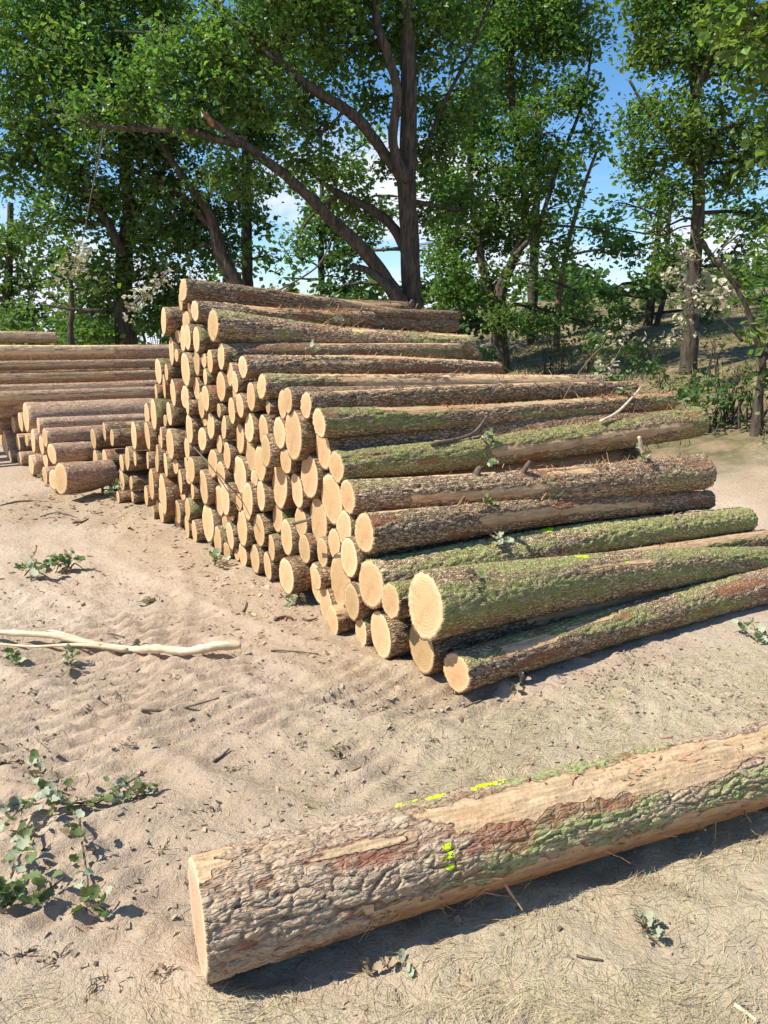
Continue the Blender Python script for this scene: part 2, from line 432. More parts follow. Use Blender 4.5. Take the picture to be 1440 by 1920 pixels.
def ground_z(x, y, detail=True):
    x = np.asarray(x, float); y = np.asarray(y, float)
    z = base_z(x, y)
    if not detail: return z
    o = np.zeros_like(x)
    near = sst(16, 8, np.hypot(x, y))
    # scuffed lumps
    z = z + .030 * (fbm(x * 1.5, y * 1.5, o, 3, 3) - .5) * near
    z = z + .016 * (fbm(x * 5, y * 5, o, 5, 5) - .5) * near
    lump = fbm(x * 14 + 3, y * 14, o, 9, 3)
    churn = sst(.42, .62, fbm(x * .9 + 2, y * .9, o, 12, 2))
    z = z + (.004 + .010 * churn) * sst(.5, .75, lump) * near
    z = z + .010 * churn * (1 - 2 * np.abs(fbm(x * 8, y * 8, o, 15, 3) - .5) - .8) * near
    # wheel ruts sweeping past the pile: cross lugs within each rut
    wx = x + .25 * (fbm(x * .8, y * .8, o, 21, 2) - .5)
    sm_ = 1 - .85 * straw_mask(x, y)
    for (cx, cy, rad, wd, k) in ((3.4, 9.4, 6.9, .30, 1.), (3.4, 9.4, 7.6, .30, 1.), (-5.2, -2.2, 6.4, .28, .9), (-5.2, -2.2, 7.3, .26, .8), (2.0, 10.5, 8.9, .3, .8), (-9.5, 2.5, 8.2, .3, .7)):
        dx, dy = wx - cx, y - cy; r = np.hypot(dx, dy); a = np.arctan2(dy, dx)
        band = sst(wd, wd * .55, np.abs(r - rad))
        br = .5 + fbm(x * 2.2, y * 2.2, o, 31, 2)
        lug = np.sin(a * rad * 2 * pi / .115 + (r - rad) * 14)
        z = z + band * k * near * sm_ * (-.014 + .0145 * lug * br * sst(.25, .6, br - .35 + .3 * np.sin(x * 3)))
        z = z + .012 * k * near * sst(.09, .0, np.abs(np.abs(r - rad) - wd * .9))
    z = z + straw_mask(x, y) * .016 * (fbm(x * 20, y * 20, o, 44, 3) - .35) * near
    return z

def gz(x, y): return float(ground_z(np.array([x]), np.array([y]))[0])

def make_ground():
    def axis(lo, hi, step, far_, g):
        a = list(np.arange(lo, hi, step)); s = step
        while a[-1] < far_: s *= g; a.append(a[-1] + s)
        s = step
        while a[0] > -far_: s *= g; a.insert(0, a[0] - s)
        return np.array(a)
    xs = axis(-2.5, 2.1, .021, 400, 1.075)
    ys = axis(1.1, 4.3, .0185, 500, 1.042)
    ys = ys[ys > -60]
    X, Y = np.meshgrid(xs, ys); x, y = X.ravel(), Y.ravel()
    z = ground_z(x, y)
    o = np.zeros_like(x)
    e = (x - .3) * cos(A) + (y - 3.38) * sin(A); s = -(x - .3) * sin(A) + (y - 3.38) * cos(A)
    st = straw_mask(x, y)
    bank = np.clip(sst(4.2, 6.2, e + 1.6 * (fbm(x * .6, y * .6, o, 71, 3) - .5)) * sst(-1, 1, y - 8) + sst(11, 14, y), 0, 1)
    lit = sst(.55, .0, np.abs(e + .22)) * sst(-.6, .6, s) * .75 + sst(.5, .75, fbm(x * 1.6, y * 1.6, o, 75, 4)) * .6
    lit = lit + sst(.7, .2, np.hypot(x + 3.0, y - 7.6) - .5)
    V = np.stack([x, y, z], 1)
    me = mesh_np('ground', V, grid_faces(len(xs), len(ys), False), M_ground, attrs={'soil': ('FLOAT_COLOR', np.stack([st, bank, np.clip(lit, 0, 1), o + 1], 1))})
    ob = link('ground', me, kind='structure')
    return ob
make_ground()
# ------------------------------------------------------------------ logs
def bark_field(th, x, L, r1, seed, cw, cl, bands, moss, red, grain, block=False, mx0=None):
    """relief 0..1 and colour zones over a log; th from straight up towards the viewer's side, x along"""
    nu = max(5, round(2 * pi * r1 / cw))
    ct, stn = np.cos(th), np.sin(th)
    k = r1
    K = k / cw
    # lengthwise fissures: thin valleys where a stretched noise crosses its middle value
    wx_ = x + .35 * cl * (fbm(x / cl * 1.3, ct * K, stn * K, seed + 1, 2) - .5)
    tw_ = th + .6 * cw / k * (fbm(x / cl * 1.1, ct * K * .6, stn * K * .6, seed + 2, 3) - .5) * 2
    c2, s2_ = np.cos(tw_), np.sin(tw_)
    n1 = fbm(wx_ / (cl * 1.5), c2 * K * .85, s2_ * K * .85, seed + 3, 2)
    n2 = fbm(wx_ / (cl * .9), c2 * K * 1.7 + 9, s2_ * K * 1.7, seed + 5, 2)
    v1 = sst(.0, .085, np.abs(n1 - .5)); v2 = sst(.0, .08, np.abs(n2 - .5))
    u = np.mod(tw_ / (2 * pi), 1) * nu
    f1, f2, idn = worley(u, wx_ / cl, nu, seed)
    plate = sst(.0, .16, f2 - f1)
    h = (.25 + .75 * v1) * (.45 + .55 * v2) * (.40 + .60 * plate)
    if block: h = (.22 + .78 * v1) * (.6 + .4 * v2) * (.34 + .66 * plate)
    h = h * (.68 + .32 * idn)
    fine = fbm(x * 70, ct * k * 110, stn * k * 110, seed + 3, 4)
    h = h * .85 + .34 * (fine - .38)
    # torn places where the bark is gone
    sm = np.zeros_like(x)
    wob = fbm(x * 5, ct * 1.3, stn * 1.3, seed + 4, 4) - .5
    wob2 = fbm(x * 22, ct * k * 30, stn * k * 30, seed + 6, 3) - .5
    for (tc_, hw, x0, x1, amt) in bands:
        d = np.abs(np.mod(th - tc_ + pi, 2 * pi) - pi)
        q = sst(hw + .10, hw - .10, d + wob * .9 * min(1, hw * 2) + wob2 * .5 * min(1, hw * 2)) * sst(x0 - .05, x0 + .05, x + wob * .5 + wob2 * .15) * sst(x1 + .05, x1 - .05, x + wob * .5 + wob2 * .15)
        sm = np.maximum(sm, q * amt)
    big = fbm(x * 1.6, ct * 1.1, stn * 1.1, seed + 7, 3)
    mo = sst(.62 - .34 * moss, .80 - .34 * moss, big) * min(1, moss * 1.6) * sst(-.8, .2, ct + .25)
    if mx0 is not None: mo = mo * sst(mx0 - .15, mx0 + .25, x + .5 * (big - .5))
    bg2 = fbm(x * 3.5, ct * 1.6 + 9, stn * 1.6, seed + 8, 4)
    rdm = sst(.74 - .3 * red, .84 - .3 * red, bg2)
    # a rim of reddish inner bark round each torn place
    rim = sst(.12, .5, sm) * sst(.95, .55, sm)
    rdm = np.clip(np.maximum(rdm, rim), 0, 1)
    undr = sst(.1, -.5, ct) * sm
    s3 = sst(.44, .56, sm)
    rdm = np.clip(rdm * (1 - s3) + undr * .9 * s3, 0, 1)
    fibre = fbm(x * 7, ct * k * 160, stn * k * 160, seed + 11, 3)
    s2 = sst(.44, .56, sm)
    flat = .14 + .5 * (fibre - .5) + .42 * (fbm(x * 30, ct * k * 60, stn * k * 60, seed + 12, 3) - .5) * grain
    h = h * (1 - .45 * np.clip(rdm * (1 - s2), 0, 1))
    h = h * (1 - s2) + flat * s2
    return h, sm, mo * (1 - s2), rdm

def log_mesh(L, r1, r2, nu, nv, seed, thick=.010, cw=.024, cl=.07, bands=(), moss=.2, red=.3, bend=.02, m=None, oval=.04, grain=.5, flare=0.0, tilt=.045, bias=0.0, rim=.055, block=False, knots=0, mx0=None):
    th1 = np.arange(nu) * 2 * pi / nu
    t = np.linspace(0, 1, nv); x1 = t * L
    X, TH = np.meshgrid(x1, th1, indexing='ij'); x, th = X.ravel(), TH.ravel()
    h, sm, mo, rd = bark_field(th, x, L, r1, seed, cw, cl, bands, moss, red, grain, block, mx0)
    tt = x / L
    rad = r1 + (r2 - r1) * tt + flare * r1 * np.exp(-x / .18)
    rad = rad * (1 + oval * (fbm(x * .9, np.cos(th) * .8, np.sin(th) * .8, seed + 20, 2) - .5) * 2 + oval * .5 * np.cos(2 * th + seed))
    rr = rad - thick + thick * h
    kg = random.Random(seed + 3)
    for _ in range(knots):
        kx, kt, ka, kr = kg.uniform(.15, L), kg.uniform(-2, 2), kg.uniform(.006, .02), kg.uniform(.03, .07)
        dt = np.abs(np.mod(th - kt + pi, 2 * pi) - pi) * r1
        rad = rad + ka * np.exp(-((x - kx) ** 2 / (2.2 * kr * kr) + dt ** 2 / (kr * kr)))
    ph = seed * 1.7
    cy = bend * np.sin(pi * tt) * cos(ph); cz = bend * .5 * np.sin(pi * tt) * sin(ph)
    y_, z_ = cy - np.sin(th) * rr, cz + np.cos(th) * rr
    tg = random.Random(seed); ta, tb = bias + tg.uniform(-tilt, tilt), tg.uniform(-tilt, tilt)
    V = np.stack([x + (ta * y_ + tb * z_) * np.exp(-x / .15) - (tb * y_ + ta * z_) * np.exp(-(L - x) / .15), y_, z_], 1)
    F = grid_faces(nu, nv, True)[:, ::-1]
    zone = np.stack([sm, mo, rd, np.clip(h, 0, 1)], 1)
    # the sawn edge of the bark, turned in to the wood
    VB, ZB, FB = [V], [zone], [F]
    i = np.arange(nu); i2 = (i + 1) % nu
    for n_e, (j, fl_) in enumerate(((0, False), (nv - 1, True))):
        ring = V[j * nu:(j + 1) * nu]; c = ring.mean(0)
        VB.append(c + (ring - c) * (1 - rim)); z4 = np.zeros((nu, 4)); z4[:, 3] = .2; z4[:, 0] = sm[j * nu:(j + 1) * nu]; ZB.append(z4)
        a0, b0 = j * nu, nu * nv + n_e * nu
        f = np.stack([a0 + i, a0 + i2, b0 + i2, b0 + i], 1); FB.append(f if fl_ else f[:, ::-1])
    FB[1:] = [f[:, ::-1] for f in FB[1:]]
    me = mesh_np('bark', np.concatenate(VB), np.concatenate(FB), m, attrs={'zone': ('FLOAT_COLOR', np.concatenate(ZB))})
    # sawn faces
    ends = []
    for j, sgn in ((0, -1), (nv - 1, 1)):
        ring = V[j * nu:(j + 1) * nu]; c = ring.mean(0)
        rm = 1 - rim + .004
        rs = (.0, .25 * rm, .5 * rm, .75 * rm, .93 * rm, rm) if nu > 40 else (.0, .5 * rm, .9 * rm, rm)
        E = [c[None]]; rad_ = [0]
        for q in rs[1:]:
            E.append(c + (ring - c) * q); rad_ += [q / rm] * nu
        E.append(c + (ring - c) * rm + np.array([-.006 * sgn, 0, 0])); rad_ += [1.0] * nu
        E = np.concatenate(E); rad_ = np.array(rad_)
        off = .0035 * (fbm(E[:, 1] * 26, E[:, 2] * 9, E[:, 0] * 0, seed + 30, 2) - .5)
        E[:, 0] += sgn * np.where(np.arange(len(rad_)) < len(rad_) - nu, .001 + .0015 * (1 - rad_) + off * (1 - rad_ * .6), 0)
        i = np.arange(nu); i2 = (i + 1) % nu
        T = np.stack([np.zeros(nu, int), 1 + i, 1 + i2], 1)
        Q = []
        for q in range(len(rs) - 1):
            a = 1 + q * nu; b_ = a + nu
            Q.append(np.stack([a + i, b_ + i, b_ + i2, a + i2], 1))
        Q = np.concatenate(Q)
        if sgn > 0: T = T[:, ::-1]; Q = Q[:, ::-1]
        ends.append((E, [T, Q], rad_))
    return me, ends, V.reshape(nv, nu, 3)

def make_log(label, P, yaw, pitch, L, r1, r2, nu, nv, seed, group, endm=None, name='oak_log', **kw):
    m = kw.pop('m', M_bark)
    t = thing(name, label, 'log', P, (0, -pitch, yaw), group)
    me, ends, V = log_mesh(L, r1, r2, nu, nv, seed, m=m, **kw)
    link('bark', me, t)
    for E, F, rad_ in ends:
        c = E[0].copy()
        em = mesh_np('cut_end', E - c, F, endm or M_end, attrs={'rad': ('FLOAT', rad_)})
        o = link('cut_end', em, t); o.location = Vector(c)
    return t, V

def paint_patch(t, V, L, th_c, x_c, hw_t, hw_x, seed):
    """a splash of marking paint lying on the relief of a log whose vertex grid is V"""
    nv, nu = V.shape[:2]
    j0, j1 = int((x_c - hw_x) / L * (nv - 1)), int((x_c + hw_x) / L * (nv - 1)) + 1
    ic = th_c / (2 * pi) * nu; iw = hw_t / (2 * pi) * nu
    i0, i1 = int(ic - iw), int(ic + iw) + 1
    sub = np.stack([V[j0:j1 + 1, i % nu] for i in range(i0, i1 + 1)], 1)
    c = V[j0:j1 + 1].mean(1)[:, None]
    d = sub - c; sub = sub + d / np.linalg.norm(d, axis=2, keepdims=True) * .0013
    a, b = sub.shape[:2]
    J, I = np.meshgrid(np.arange(a - 1), np.arange(b - 1), indexing='ij')
    q = np.hypot((J / max(a - 2, 1) - .5) * 2, (I / max(b - 2, 1) - .5) * 2) + 2.0 * (fbm(J * .6, I * .6, J * 0., seed, 3) - .5)
    keep = (q < .92).ravel(); J = J.ravel()[keep]; I = I.ravel()[keep]
    F = np.stack([J * b + I, (J + 1) * b + I, (J + 1) * b + I + 1, J * b + I + 1], 1)
    if len(F) < 2: return
    link('paint_mark', mesh_np('paint_mark', sub.reshape(-1, 3), F, M_paint), t)

def shreds(t, V, L, n, seed, x0=.1, x1=.95, tc_=0, tw=.9, size=.06):
    """torn strips of bark and bast curling off a log"""
    rg = np.random.default_rng(seed); parts = []
    nv, nu = V.shape[:2]
    cl = rg.uniform(x0, x1, 6)
    for k in range(n):
        x = float(np.clip(cl[rg.integers(6)] + rg.normal(0, .05), x0, x1)); th = rg.normal(tc_, tw)
        p = V[int(x * (nv - 1)), int(np.mod(th / (2 * pi), 1) * nu) % nu]
        nrm = Vector((0, -sin(th), cos(th)))
        d = Vector((rg.normal(), rg.normal() * .5, rg.normal() * .35)); d = (d - nrm * d.dot(nrm) * .7 + nrm * rg.uniform(0, .5)).normalized()
        ln = size * rg.uniform(.4, 1.7); wdt = rg.uniform(.001, .0042)
        sd_ = d.cross(nrm).normalized() * wdt
        q = Vector(p) - nrm * .002; vs = []
        for i in range(4):
            f = i / 3
            c = q + d * ln * f + nrm * (.003 + ln * rg.uniform(.1, .5) * f * (1 - .6 * f))
            vs += [c - sd_ * (1 - .6 * f), c + sd_ * (1 - .6 * f)]
        F = np.array([[0, 1, 3, 2], [2, 3, 5, 4], [4, 5, 7, 6]])
        parts.append((np.array([list(v) for v in vs]), F))
    Vv, F = join(parts)
    link('bark_shreds', mesh_np('bark_shreds', Vv, F, M_shred, smooth=False), t, kind='stuff')

def stub(t, V, L, x, th, r, ln, m=None):
    nv, nu = V.shape[:2]
    p = Vector(V[int(x / L * (nv - 1)), int(np.mod(th / (2 * pi), 1) * nu) % nu])
    d = Vector((.25, -sin(th), cos(th))).normalized()
    Vv, F = tube([p - d * .03, p + d * ln * .5, p + d * ln + Vector((.01, 0, 0))], [r * 1.5, r, r * .75], 10, int(x * 100), .25, 4)
    link('branch_stub', mesh_np('branch_stub', Vv, F, m or M_twig), t)

# the big single log lying nearest to the camera
NL = 2.9
Pn = Vector((-.48, 1.706, .158))
near, Vn = make_log('huge mossy oak log lying alone on dry grass with yellow paint dashes', Pn, radians(22.3), radians(-.35), NL, .160, .143,
    250, 640, 11, None, endm=M_end2, m=M_near, thick=.014, cw=.030, cl=.085, block=True, mx0=.6, tilt=.0, rim=.04, moss=.78, red=.6, bend=.006, oval=.025, grain=1.0,
    bands=((-.15, .42, -.3, .10, 1), (.32, .40, .66, 4, 1), (.52, .36, 1.2, 4, .9), (2.05, .42, .40, 4, 1), (2.75, .6, .3, 4, 1), (.46, .11, .30, .50, .9), (1.65, .22, .30, .42, .6)))
for (th_, x_, a_, b_) in ((.86, .66, .05, .014), (1.02, .655, .06, .017), (1.2, .66, .04, .012), (-.40, .885, .09, .055), (-.45, .72, .05, .022), (-.45, .64, .045, .06)):
    paint_patch(near, Vn, NL, th_, x_, a_, b_, int(x_ * 1000))
shreds(near, Vn, NL, 60, 5, .15, .7, 2.0, .18, .05)
shreds(near, Vn, NL, 90, 6, .2, .95, .3, .25, .018)

# pile logs: number, stack, place along the row, height, radius, how far set back (+ heading, tilt, far radius)
LOGS = [
    (0,'p',3.275,1.981,0.093,-0.002,36.0,-4.00,0.067,2.6), (1,'p',3.42,1.9,0.062,0.025), (2,'p',3.047,1.826,0.083,-0.002,35.0,-1.00,0.060,1.6), (3,'p',2.71,1.71,0.121,-0.002,35.0,-3.50,0.104,2.4),
    (4,'p',3.747,1.758,0.112,-0.002), (5,'p',3.75,1.523,0.114,-0.002), (6,'p',3.467,1.617,0.098,0.025), (7,'p',3.266,1.634,0.091,-0.002),
    (8,'p',3.044,1.612,0.092,-0.011), (9,'p',3.379,1.383,0.129,-0.002), (10,'p',3.148,1.444,0.106,-0.002), (11,'p',2.833,1.458,0.085,-0.002),
    (12,'p',2.635,1.493,0.088,-0.002), (13,'p',2.528,1.372,0.074,-0.002), (14,'p',2.385,1.327,0.072,-0.002), (15,'p',2.218,1.436,0.083,-0.002,37.0,-1.50,0.068,2.4),
    (16,'p',2.928,1.341,0.065,0.007), (17,'p',4.075,1.344,0.107,0.007), (18,'p',3.795,1.346,0.067,0.007), (19,'p',3.918,1.219,0.094,-0.019),
    (20,'p',3.707,1.186,0.104,-0.019), (21,'p',3.219,1.24,0.086,-0.002), (22,'p',2.688,1.277,0.109,-0.002), (23,'p',2.872,1.188,0.096,-0.019),
    (24,'p',3.059,1.119,0.104,-0.002), (25,'p',4.259,1.151,0.069,0.007), (26,'p',4.197,0.963,0.129,-0.002), (27,'p',4.541,0.937,0.103,0.016),
    (28,'p',3.88,0.991,0.101,-0.002), (29,'p',3.298,1.091,0.061,-0.002), (30,'p',2.134,1.24,0.095,-0.002), (31,'p',1.936,1.317,0.083,-0.002,33.0,-1.50,0.088,3.2),
    (32,'p',1.911,1.187,0.045,-0.002), (33,'p',2.464,1.123,0.085,-0.002), (34,'p',2.304,1.17,0.082,-0.011), (35,'p',2.711,1.107,0.054,0.007),
    (36,'p',1.662,1.223,0.086,-0.002), (37,'p',1.343,1.236,0.08,-0.002), (38,'p',1.465,1.055,0.14,-0.024), (39,'p',1.504,1.26,0.074,-0.028),
    (40,'p',1.103,1.156,0.089,-0.051,34.0,0.00,0.074,3.1), (41,'p',1.218,0.989,0.116,0.029), (42,'p',2.897,0.976,0.1,-0.002), (43,'p',2.638,0.989,0.086,-0.028),
    (44,'p',3.342,0.918,0.113,-0.002), (45,'p',4.027,0.77,0.085,0.007), (46,'p',3.797,0.742,0.124,-0.002), (47,'p',4.388,0.76,0.132,-0.002),
    (48,'p',4.819,0.718,0.135,-0.002), (49,'p',3.466,0.74,0.083,-0.002), (50,'p',4.224,0.564,0.121,-0.028), (51,'p',4.517,0.512,0.077,-0.002),
    (52,'p',3.912,0.552,0.1,-0.028), (53,'p',3.533,0.592,0.074,0.007), (54,'p',3.32,0.591,0.106,0.007), (55,'p',2.456,0.924,0.108,0.025),
    (56,'p',2.205,1.023,0.097,0.007), (57,'p',2.003,1.021,0.107,0.016), (58,'p',1.83,0.918,0.097,-0.032), (59,'p',1.693,1.044,0.096,-0.002),
    (60,'p',1.63,0.873,0.083,-0.019), (61,'p',2.783,0.85,0.072,0.021), (62,'p',2.947,0.684,0.109,0.043), (63,'p',2.639,0.783,0.091,0.003),
    (64,'p',2.265,0.827,0.107,0.03), (65,'p',2.055,0.801,0.109,-0.016), (66,'p',2.748,0.634,0.094,-0.002), (67,'p',2.449,0.67,0.137,0.012),
    (68,'p',1.83,0.681,0.149,0.025), (69,'p',1.38,0.809,0.129,-0.019), (70,'p',4.393,0.305,0.132,-0.002), (71,'p',3.962,0.288,0.171,-0.046),
    (72,'p',4.126,0.085,0.095,-0.023), (73,'p',4.584,0.161,0.1,-0.002), (74,'p',4.319,0.053,0.062,-0.073), (75,'p',3.723,0.161,0.101,-0.011),
    (76,'p',3.395,0.247,0.086,-0.016), (77,'p',3.621,0.446,0.094,-0.002), (78,'p',3.336,0.415,0.071,0.016), (79,'p',3.093,0.48,0.139,-0.002),
    (80,'p',3.079,0.195,0.148,-0.019), (81,'p',3.464,0.084,0.094,-0.019), (82,'p',3.286,0.086,0.086,-0.011), (83,'p',2.848,0.103,0.098,-0.019),
    (84,'p',2.616,0.185,0.098,-0.002), (85,'p',2.381,0.291,0.127,-0.002), (86,'p',2.847,0.411,0.118,0.034), (87,'p',2.61,0.469,0.121,-0.002),
    (88,'p',2.252,0.512,0.124,-0.014), (89,'p',2.046,0.581,0.097,-0.002), (90,'p',2.424,0.082,0.087,0.016), (91,'p',2.195,0.108,0.1,-0.002),
    (92,'p',2.099,0.335,0.113,0.016), (93,'p',1.905,0.45,0.097,0.017), (94,'p',1.915,0.254,0.088,-0.007), (95,'p',1.999,0.097,0.09,-0.002),
    (96,'p',1.72,0.359,0.111,0.003), (97,'p',1.577,0.689,0.11,-0.002), (98,'p',1.543,0.16,0.118,-0.095), (99,'p',1.755,0.101,0.111,0.049),
    (100,'p',1.454,0.345,0.09,0.025), (101,'p',1.201,0.385,0.083,-0.032), (102,'p',1.347,0.542,0.138,0.043), (103,'p',1.568,0.489,0.093,0.048),
    (104,'p',1.126,0.717,0.148,-0.016), (105,'p',0.926,0.588,0.101,-0.033), (106,'p',1.061,0.468,0.083,0.012), (107,'p',0.77,0.467,0.106,-0.065),
    (108,'p',0.627,0.625,0.108,-0.06,34.0,-3.00,0.071,3.0), (109,'p',0.851,0.781,0.107,-0.024,30.0,-2.00,0.132,2.9), (110,'p',0.996,0.924,0.097,-0.007,32.0,1.50,0.125,3.1), (111,'p',0.545,0.38,0.141,-0.08,32.0,-1.00,0.109,3.2),
    (112,'p',0.936,0.29,0.143,-0.02), (113,'p',0.718,0.234,0.094,-0.08), (114,'p',0.314,0.361,0.094,-0.111,34.0,-3.0,0.085,3.4), (115,'p',0.049,0.411,0.157,-0.1,33.0,-4.6,0.090,2.9),
    (116,'p',0.477,0.121,0.131,-0.085), (117,'p',0.188,0.138,0.142,-0.041), (118,'p',-0.075,0.105,0.108,-0.011,32.0,-0.5,0.120,3.1), (119,'p',0.68,0.072,0.082,-0.055),
    (120,'p',1.085,0.095,0.105,-0.087), (121,'p',0.898,0.078,0.088,-0.12), (122,'p',1.308,0.163,0.124,0.003), (123,'p',1.139,0.249,0.07,-0.06),
    (124,'m',6.417,0.521,0.126,-0.011), (125,'m',5.935,0.649,0.106,-0.002), (126,'m',5.646,0.612,0.091,-0.002), (127,'m',6.377,0.28,0.119,-0.016),
    (128,'m',6.001,0.311,0.145,-0.006), (129,'m',6.539,0.112,0.122,-0.014), (130,'m',5.905,0.092,0.102,-0.1), (131,'m',5.133,0.452,0.125,-0.002),
    (132,'m',5.347,0.386,0.092,-0.002), (133,'m',4.863,0.486,0.076,-0.002), (134,'m',5.388,0.191,0.11,-0.002), (135,'m',5.212,0.058,0.068,-0.1),
    (136,'m',5.078,0.072,0.068,0.007), (137,'m',5.057,0.217,0.078,-0.002), (138,'l',9.815,0.561,0.202,-0.452), (139,'l',8.947,0.491,0.111,-0.452),
    (140,'l',8.34,0.573,0.126,-0.452), (141,'l',7.892,0.666,0.195,-0.452), (142,'l',8.018,0.366,0.085,-0.452), (143,'l',7.122,0.637,0.102,-0.452),
    (144,'l',7.564,0.407,0.157,-0.452), (145,'l',6.784,0.529,0.112,-0.452), (146,'l',6.984,0.419,0.117,-0.461), (147,'l',6.609,0.355,0.126,-0.425),
    (148,'l',7.13,0.234,0.119,-0.407), (149,'l',6.193,0.129,0.121,-0.514), (150,'l',5.667,0.221,0.172,-0.541), (151,'l',6.763,0.099,0.103,-0.496),
    (152,'l',9.143,0.192,0.202,-0.545), (153,'l',8.701,0.272,0.12,-0.452), (154,'l',8.814,0.081,0.091,-0.55), (155,'l',8.371,0.091,0.096,-0.505),
    (156,'l',7.431,0.128,0.129,-0.523), (157,'l',10.294,0.171,0.118,-0.452), (158,'l',9.565,0.973,0.078,-0.452),
]


ORD = ['', 'first', 'second', 'third', 'fourth', 'fifth', 'sixth', 'seventh', 'eighth', 'ninth', 'tenth', 'eleventh', 'twelfth', 'thirteenth', 'fourteenth', 'fifteenth', 'sixteenth', 'seventeenth', 'eighteenth', 'nineteenth', 'twentieth', 'twenty-first', 'twenty-second', 'twenty-third', 'twenty-fourth', 'twenty-fifth', 'twenty-sixth']
for t_ in ('twent', 'thirt', 'fort', 'fift', 'sixt', 'sevent'):
    ORD += [t_ + 'ieth'] + [t_ + 'y-' + u_ for u_ in ORD[1:10]]
ORD = ORD[:20] + ORD[27:]
GRP = {'p': 'oak logs stacked in the tall main pile', 'm': 'oak logs in the low stack behind the main pile', 'l': 'logs in the farthest stack'}
PLACE = {'p': 'tall pile', 'm': 'low stack behind', 'l': 'farthest stack'}
# logs whose whole length shows along the open flank of the tall pile: label, look
FL = {
 0: ('topmost log of the tall pile with orange torn bark on top', dict(moss=.1, red=.5, bands=((.1, .55, .9, 3, 1), (.9, .4, 1.4, 3, .9)))),
 2: ('log near the pile top with long pale stripped patch by its sawn end', dict(moss=.1, red=.5, bands=((.2, .6, .35, 1.35, 1), (.6, .5, 1.6, 3, .8)))),
 3: ('thick green-furrowed log on the flank near the pile top with stripped patches', dict(moss=.7, red=.25, bands=((.5, .3, .95, 1.5, 1), (.3, .25, 1.9, 2.9, 1)))),
 15: ('reddish log resting just under the thick green-furrowed one', dict(moss=.1, red=.6, bands=((.1, .5, .4, 2.7, 1), (1.2, .3, .4, 1.1, .8)))),
 31: ('grey log with green moss near its sawn end and orange underside', dict(moss=.35, red=.3, bands=((1.2, .5, .5, 3, 1), (.5, .5, 1.5, 2.7, 1), (.2, .3, .3, 1.0, .8)))),
 37: ('slim dark log squeezed between two long flank logs', dict(moss=.1, red=.3, bands=((-.1, .5, 0, 3, 1),))),
 40: ('log peeled pale along its whole top with green bark on its side', dict(moss=.75, red=.3, bands=((.22, .62, .45, 3.2, 1),))),
 110: ('green mossy log with a broken stick across its far half', dict(moss=.95, red=.4, bands=((1.5, .35, 1.1, 3, 1), (-.7, .4, .3, 3, .8)))),
 109: ('brown log with a short upright stub, below the green mossy one', dict(moss=.35, red=.45, bands=((-.4, .4, 0, 1.5, .9), (.5, .2, 1.3, 1.8, .8), (1.6, .3, .3, 1.2, .9)))),
 108: ('grey-brown log with reddish torn underside and twigs on it', dict(moss=.15, red=.45, bands=((1.5, .4, .7, 2.2, .9), (-.1, .5, 1.2, 3, .9), (-.3, .4, 0, .9, .9)))),
 111: ('long evenly green log with a yellow paint spot on top', dict(moss=1.0, red=.1, bands=())),
 114: ('log with long pale stripe, squeezed behind the fattest green log', dict(moss=.9, red=.3, bands=((.1, .45, .2, .75, 1), (.2, .62, 1.0, 3.6, 1)))),
 115: ('fattest green log at the pile corner with cracked sawn face', dict(moss=1.0, red=.25, bands=((.7, .12, 1.0, 1.5, .7),), thick=.013)),
 118: ('loose log on the sand along the foot of the tall pile', dict(moss=.55, red=.45, bands=((.75, .22, .12, .55, .9), (.6, .14, .7, 1.1, .8)))),
}
placed = []
rows = {}
for L_ in LOGS: rows.setdefault(L_[1], []).append(L_)
labels = {}
for k, lst in rows.items():
    foot = sorted([q for q in lst if q[3] - q[4] < .075], key=lambda q: q[2])
    cols = {f[0]: [] for f in foot}
    for q in lst:
        if q in foot: continue
        f = min(foot, key=lambda f: abs(f[2] - q[2])); cols[f[0]].append(q)
    for n_, f in enumerate(foot):
        rr = f[4]; sz = 'thick' if rr > .12 else 'slim' if rr < .085 else 'medium'
        labels[f[0]] = f'{sz} log on the ground, {ORD[n_ + 1]} along the foot of the {PLACE[k]}'
        for c_, q in enumerate(sorted(cols[f[0]], key=lambda q: q[3])):
            rr = q[4]; sz = 'thick' if rr > .12 else 'slim' if rr < .085 else 'medium'
            labels[q[0]] = f'{sz} log {ORD[c_ + 2]} up above the {ORD[n_ + 1]} foot log of the {PLACE[k]}'
labels[38] = 'widest fork-shaped log end high on the near slope of the tall pile'
labels[117] = 'big log end on the ground under the fattest green log'
labels[121] = 'short stubby log on the sand poking out of the pile foot'
labels[80] = 'log end with a crust of torn bark at the pile foot'

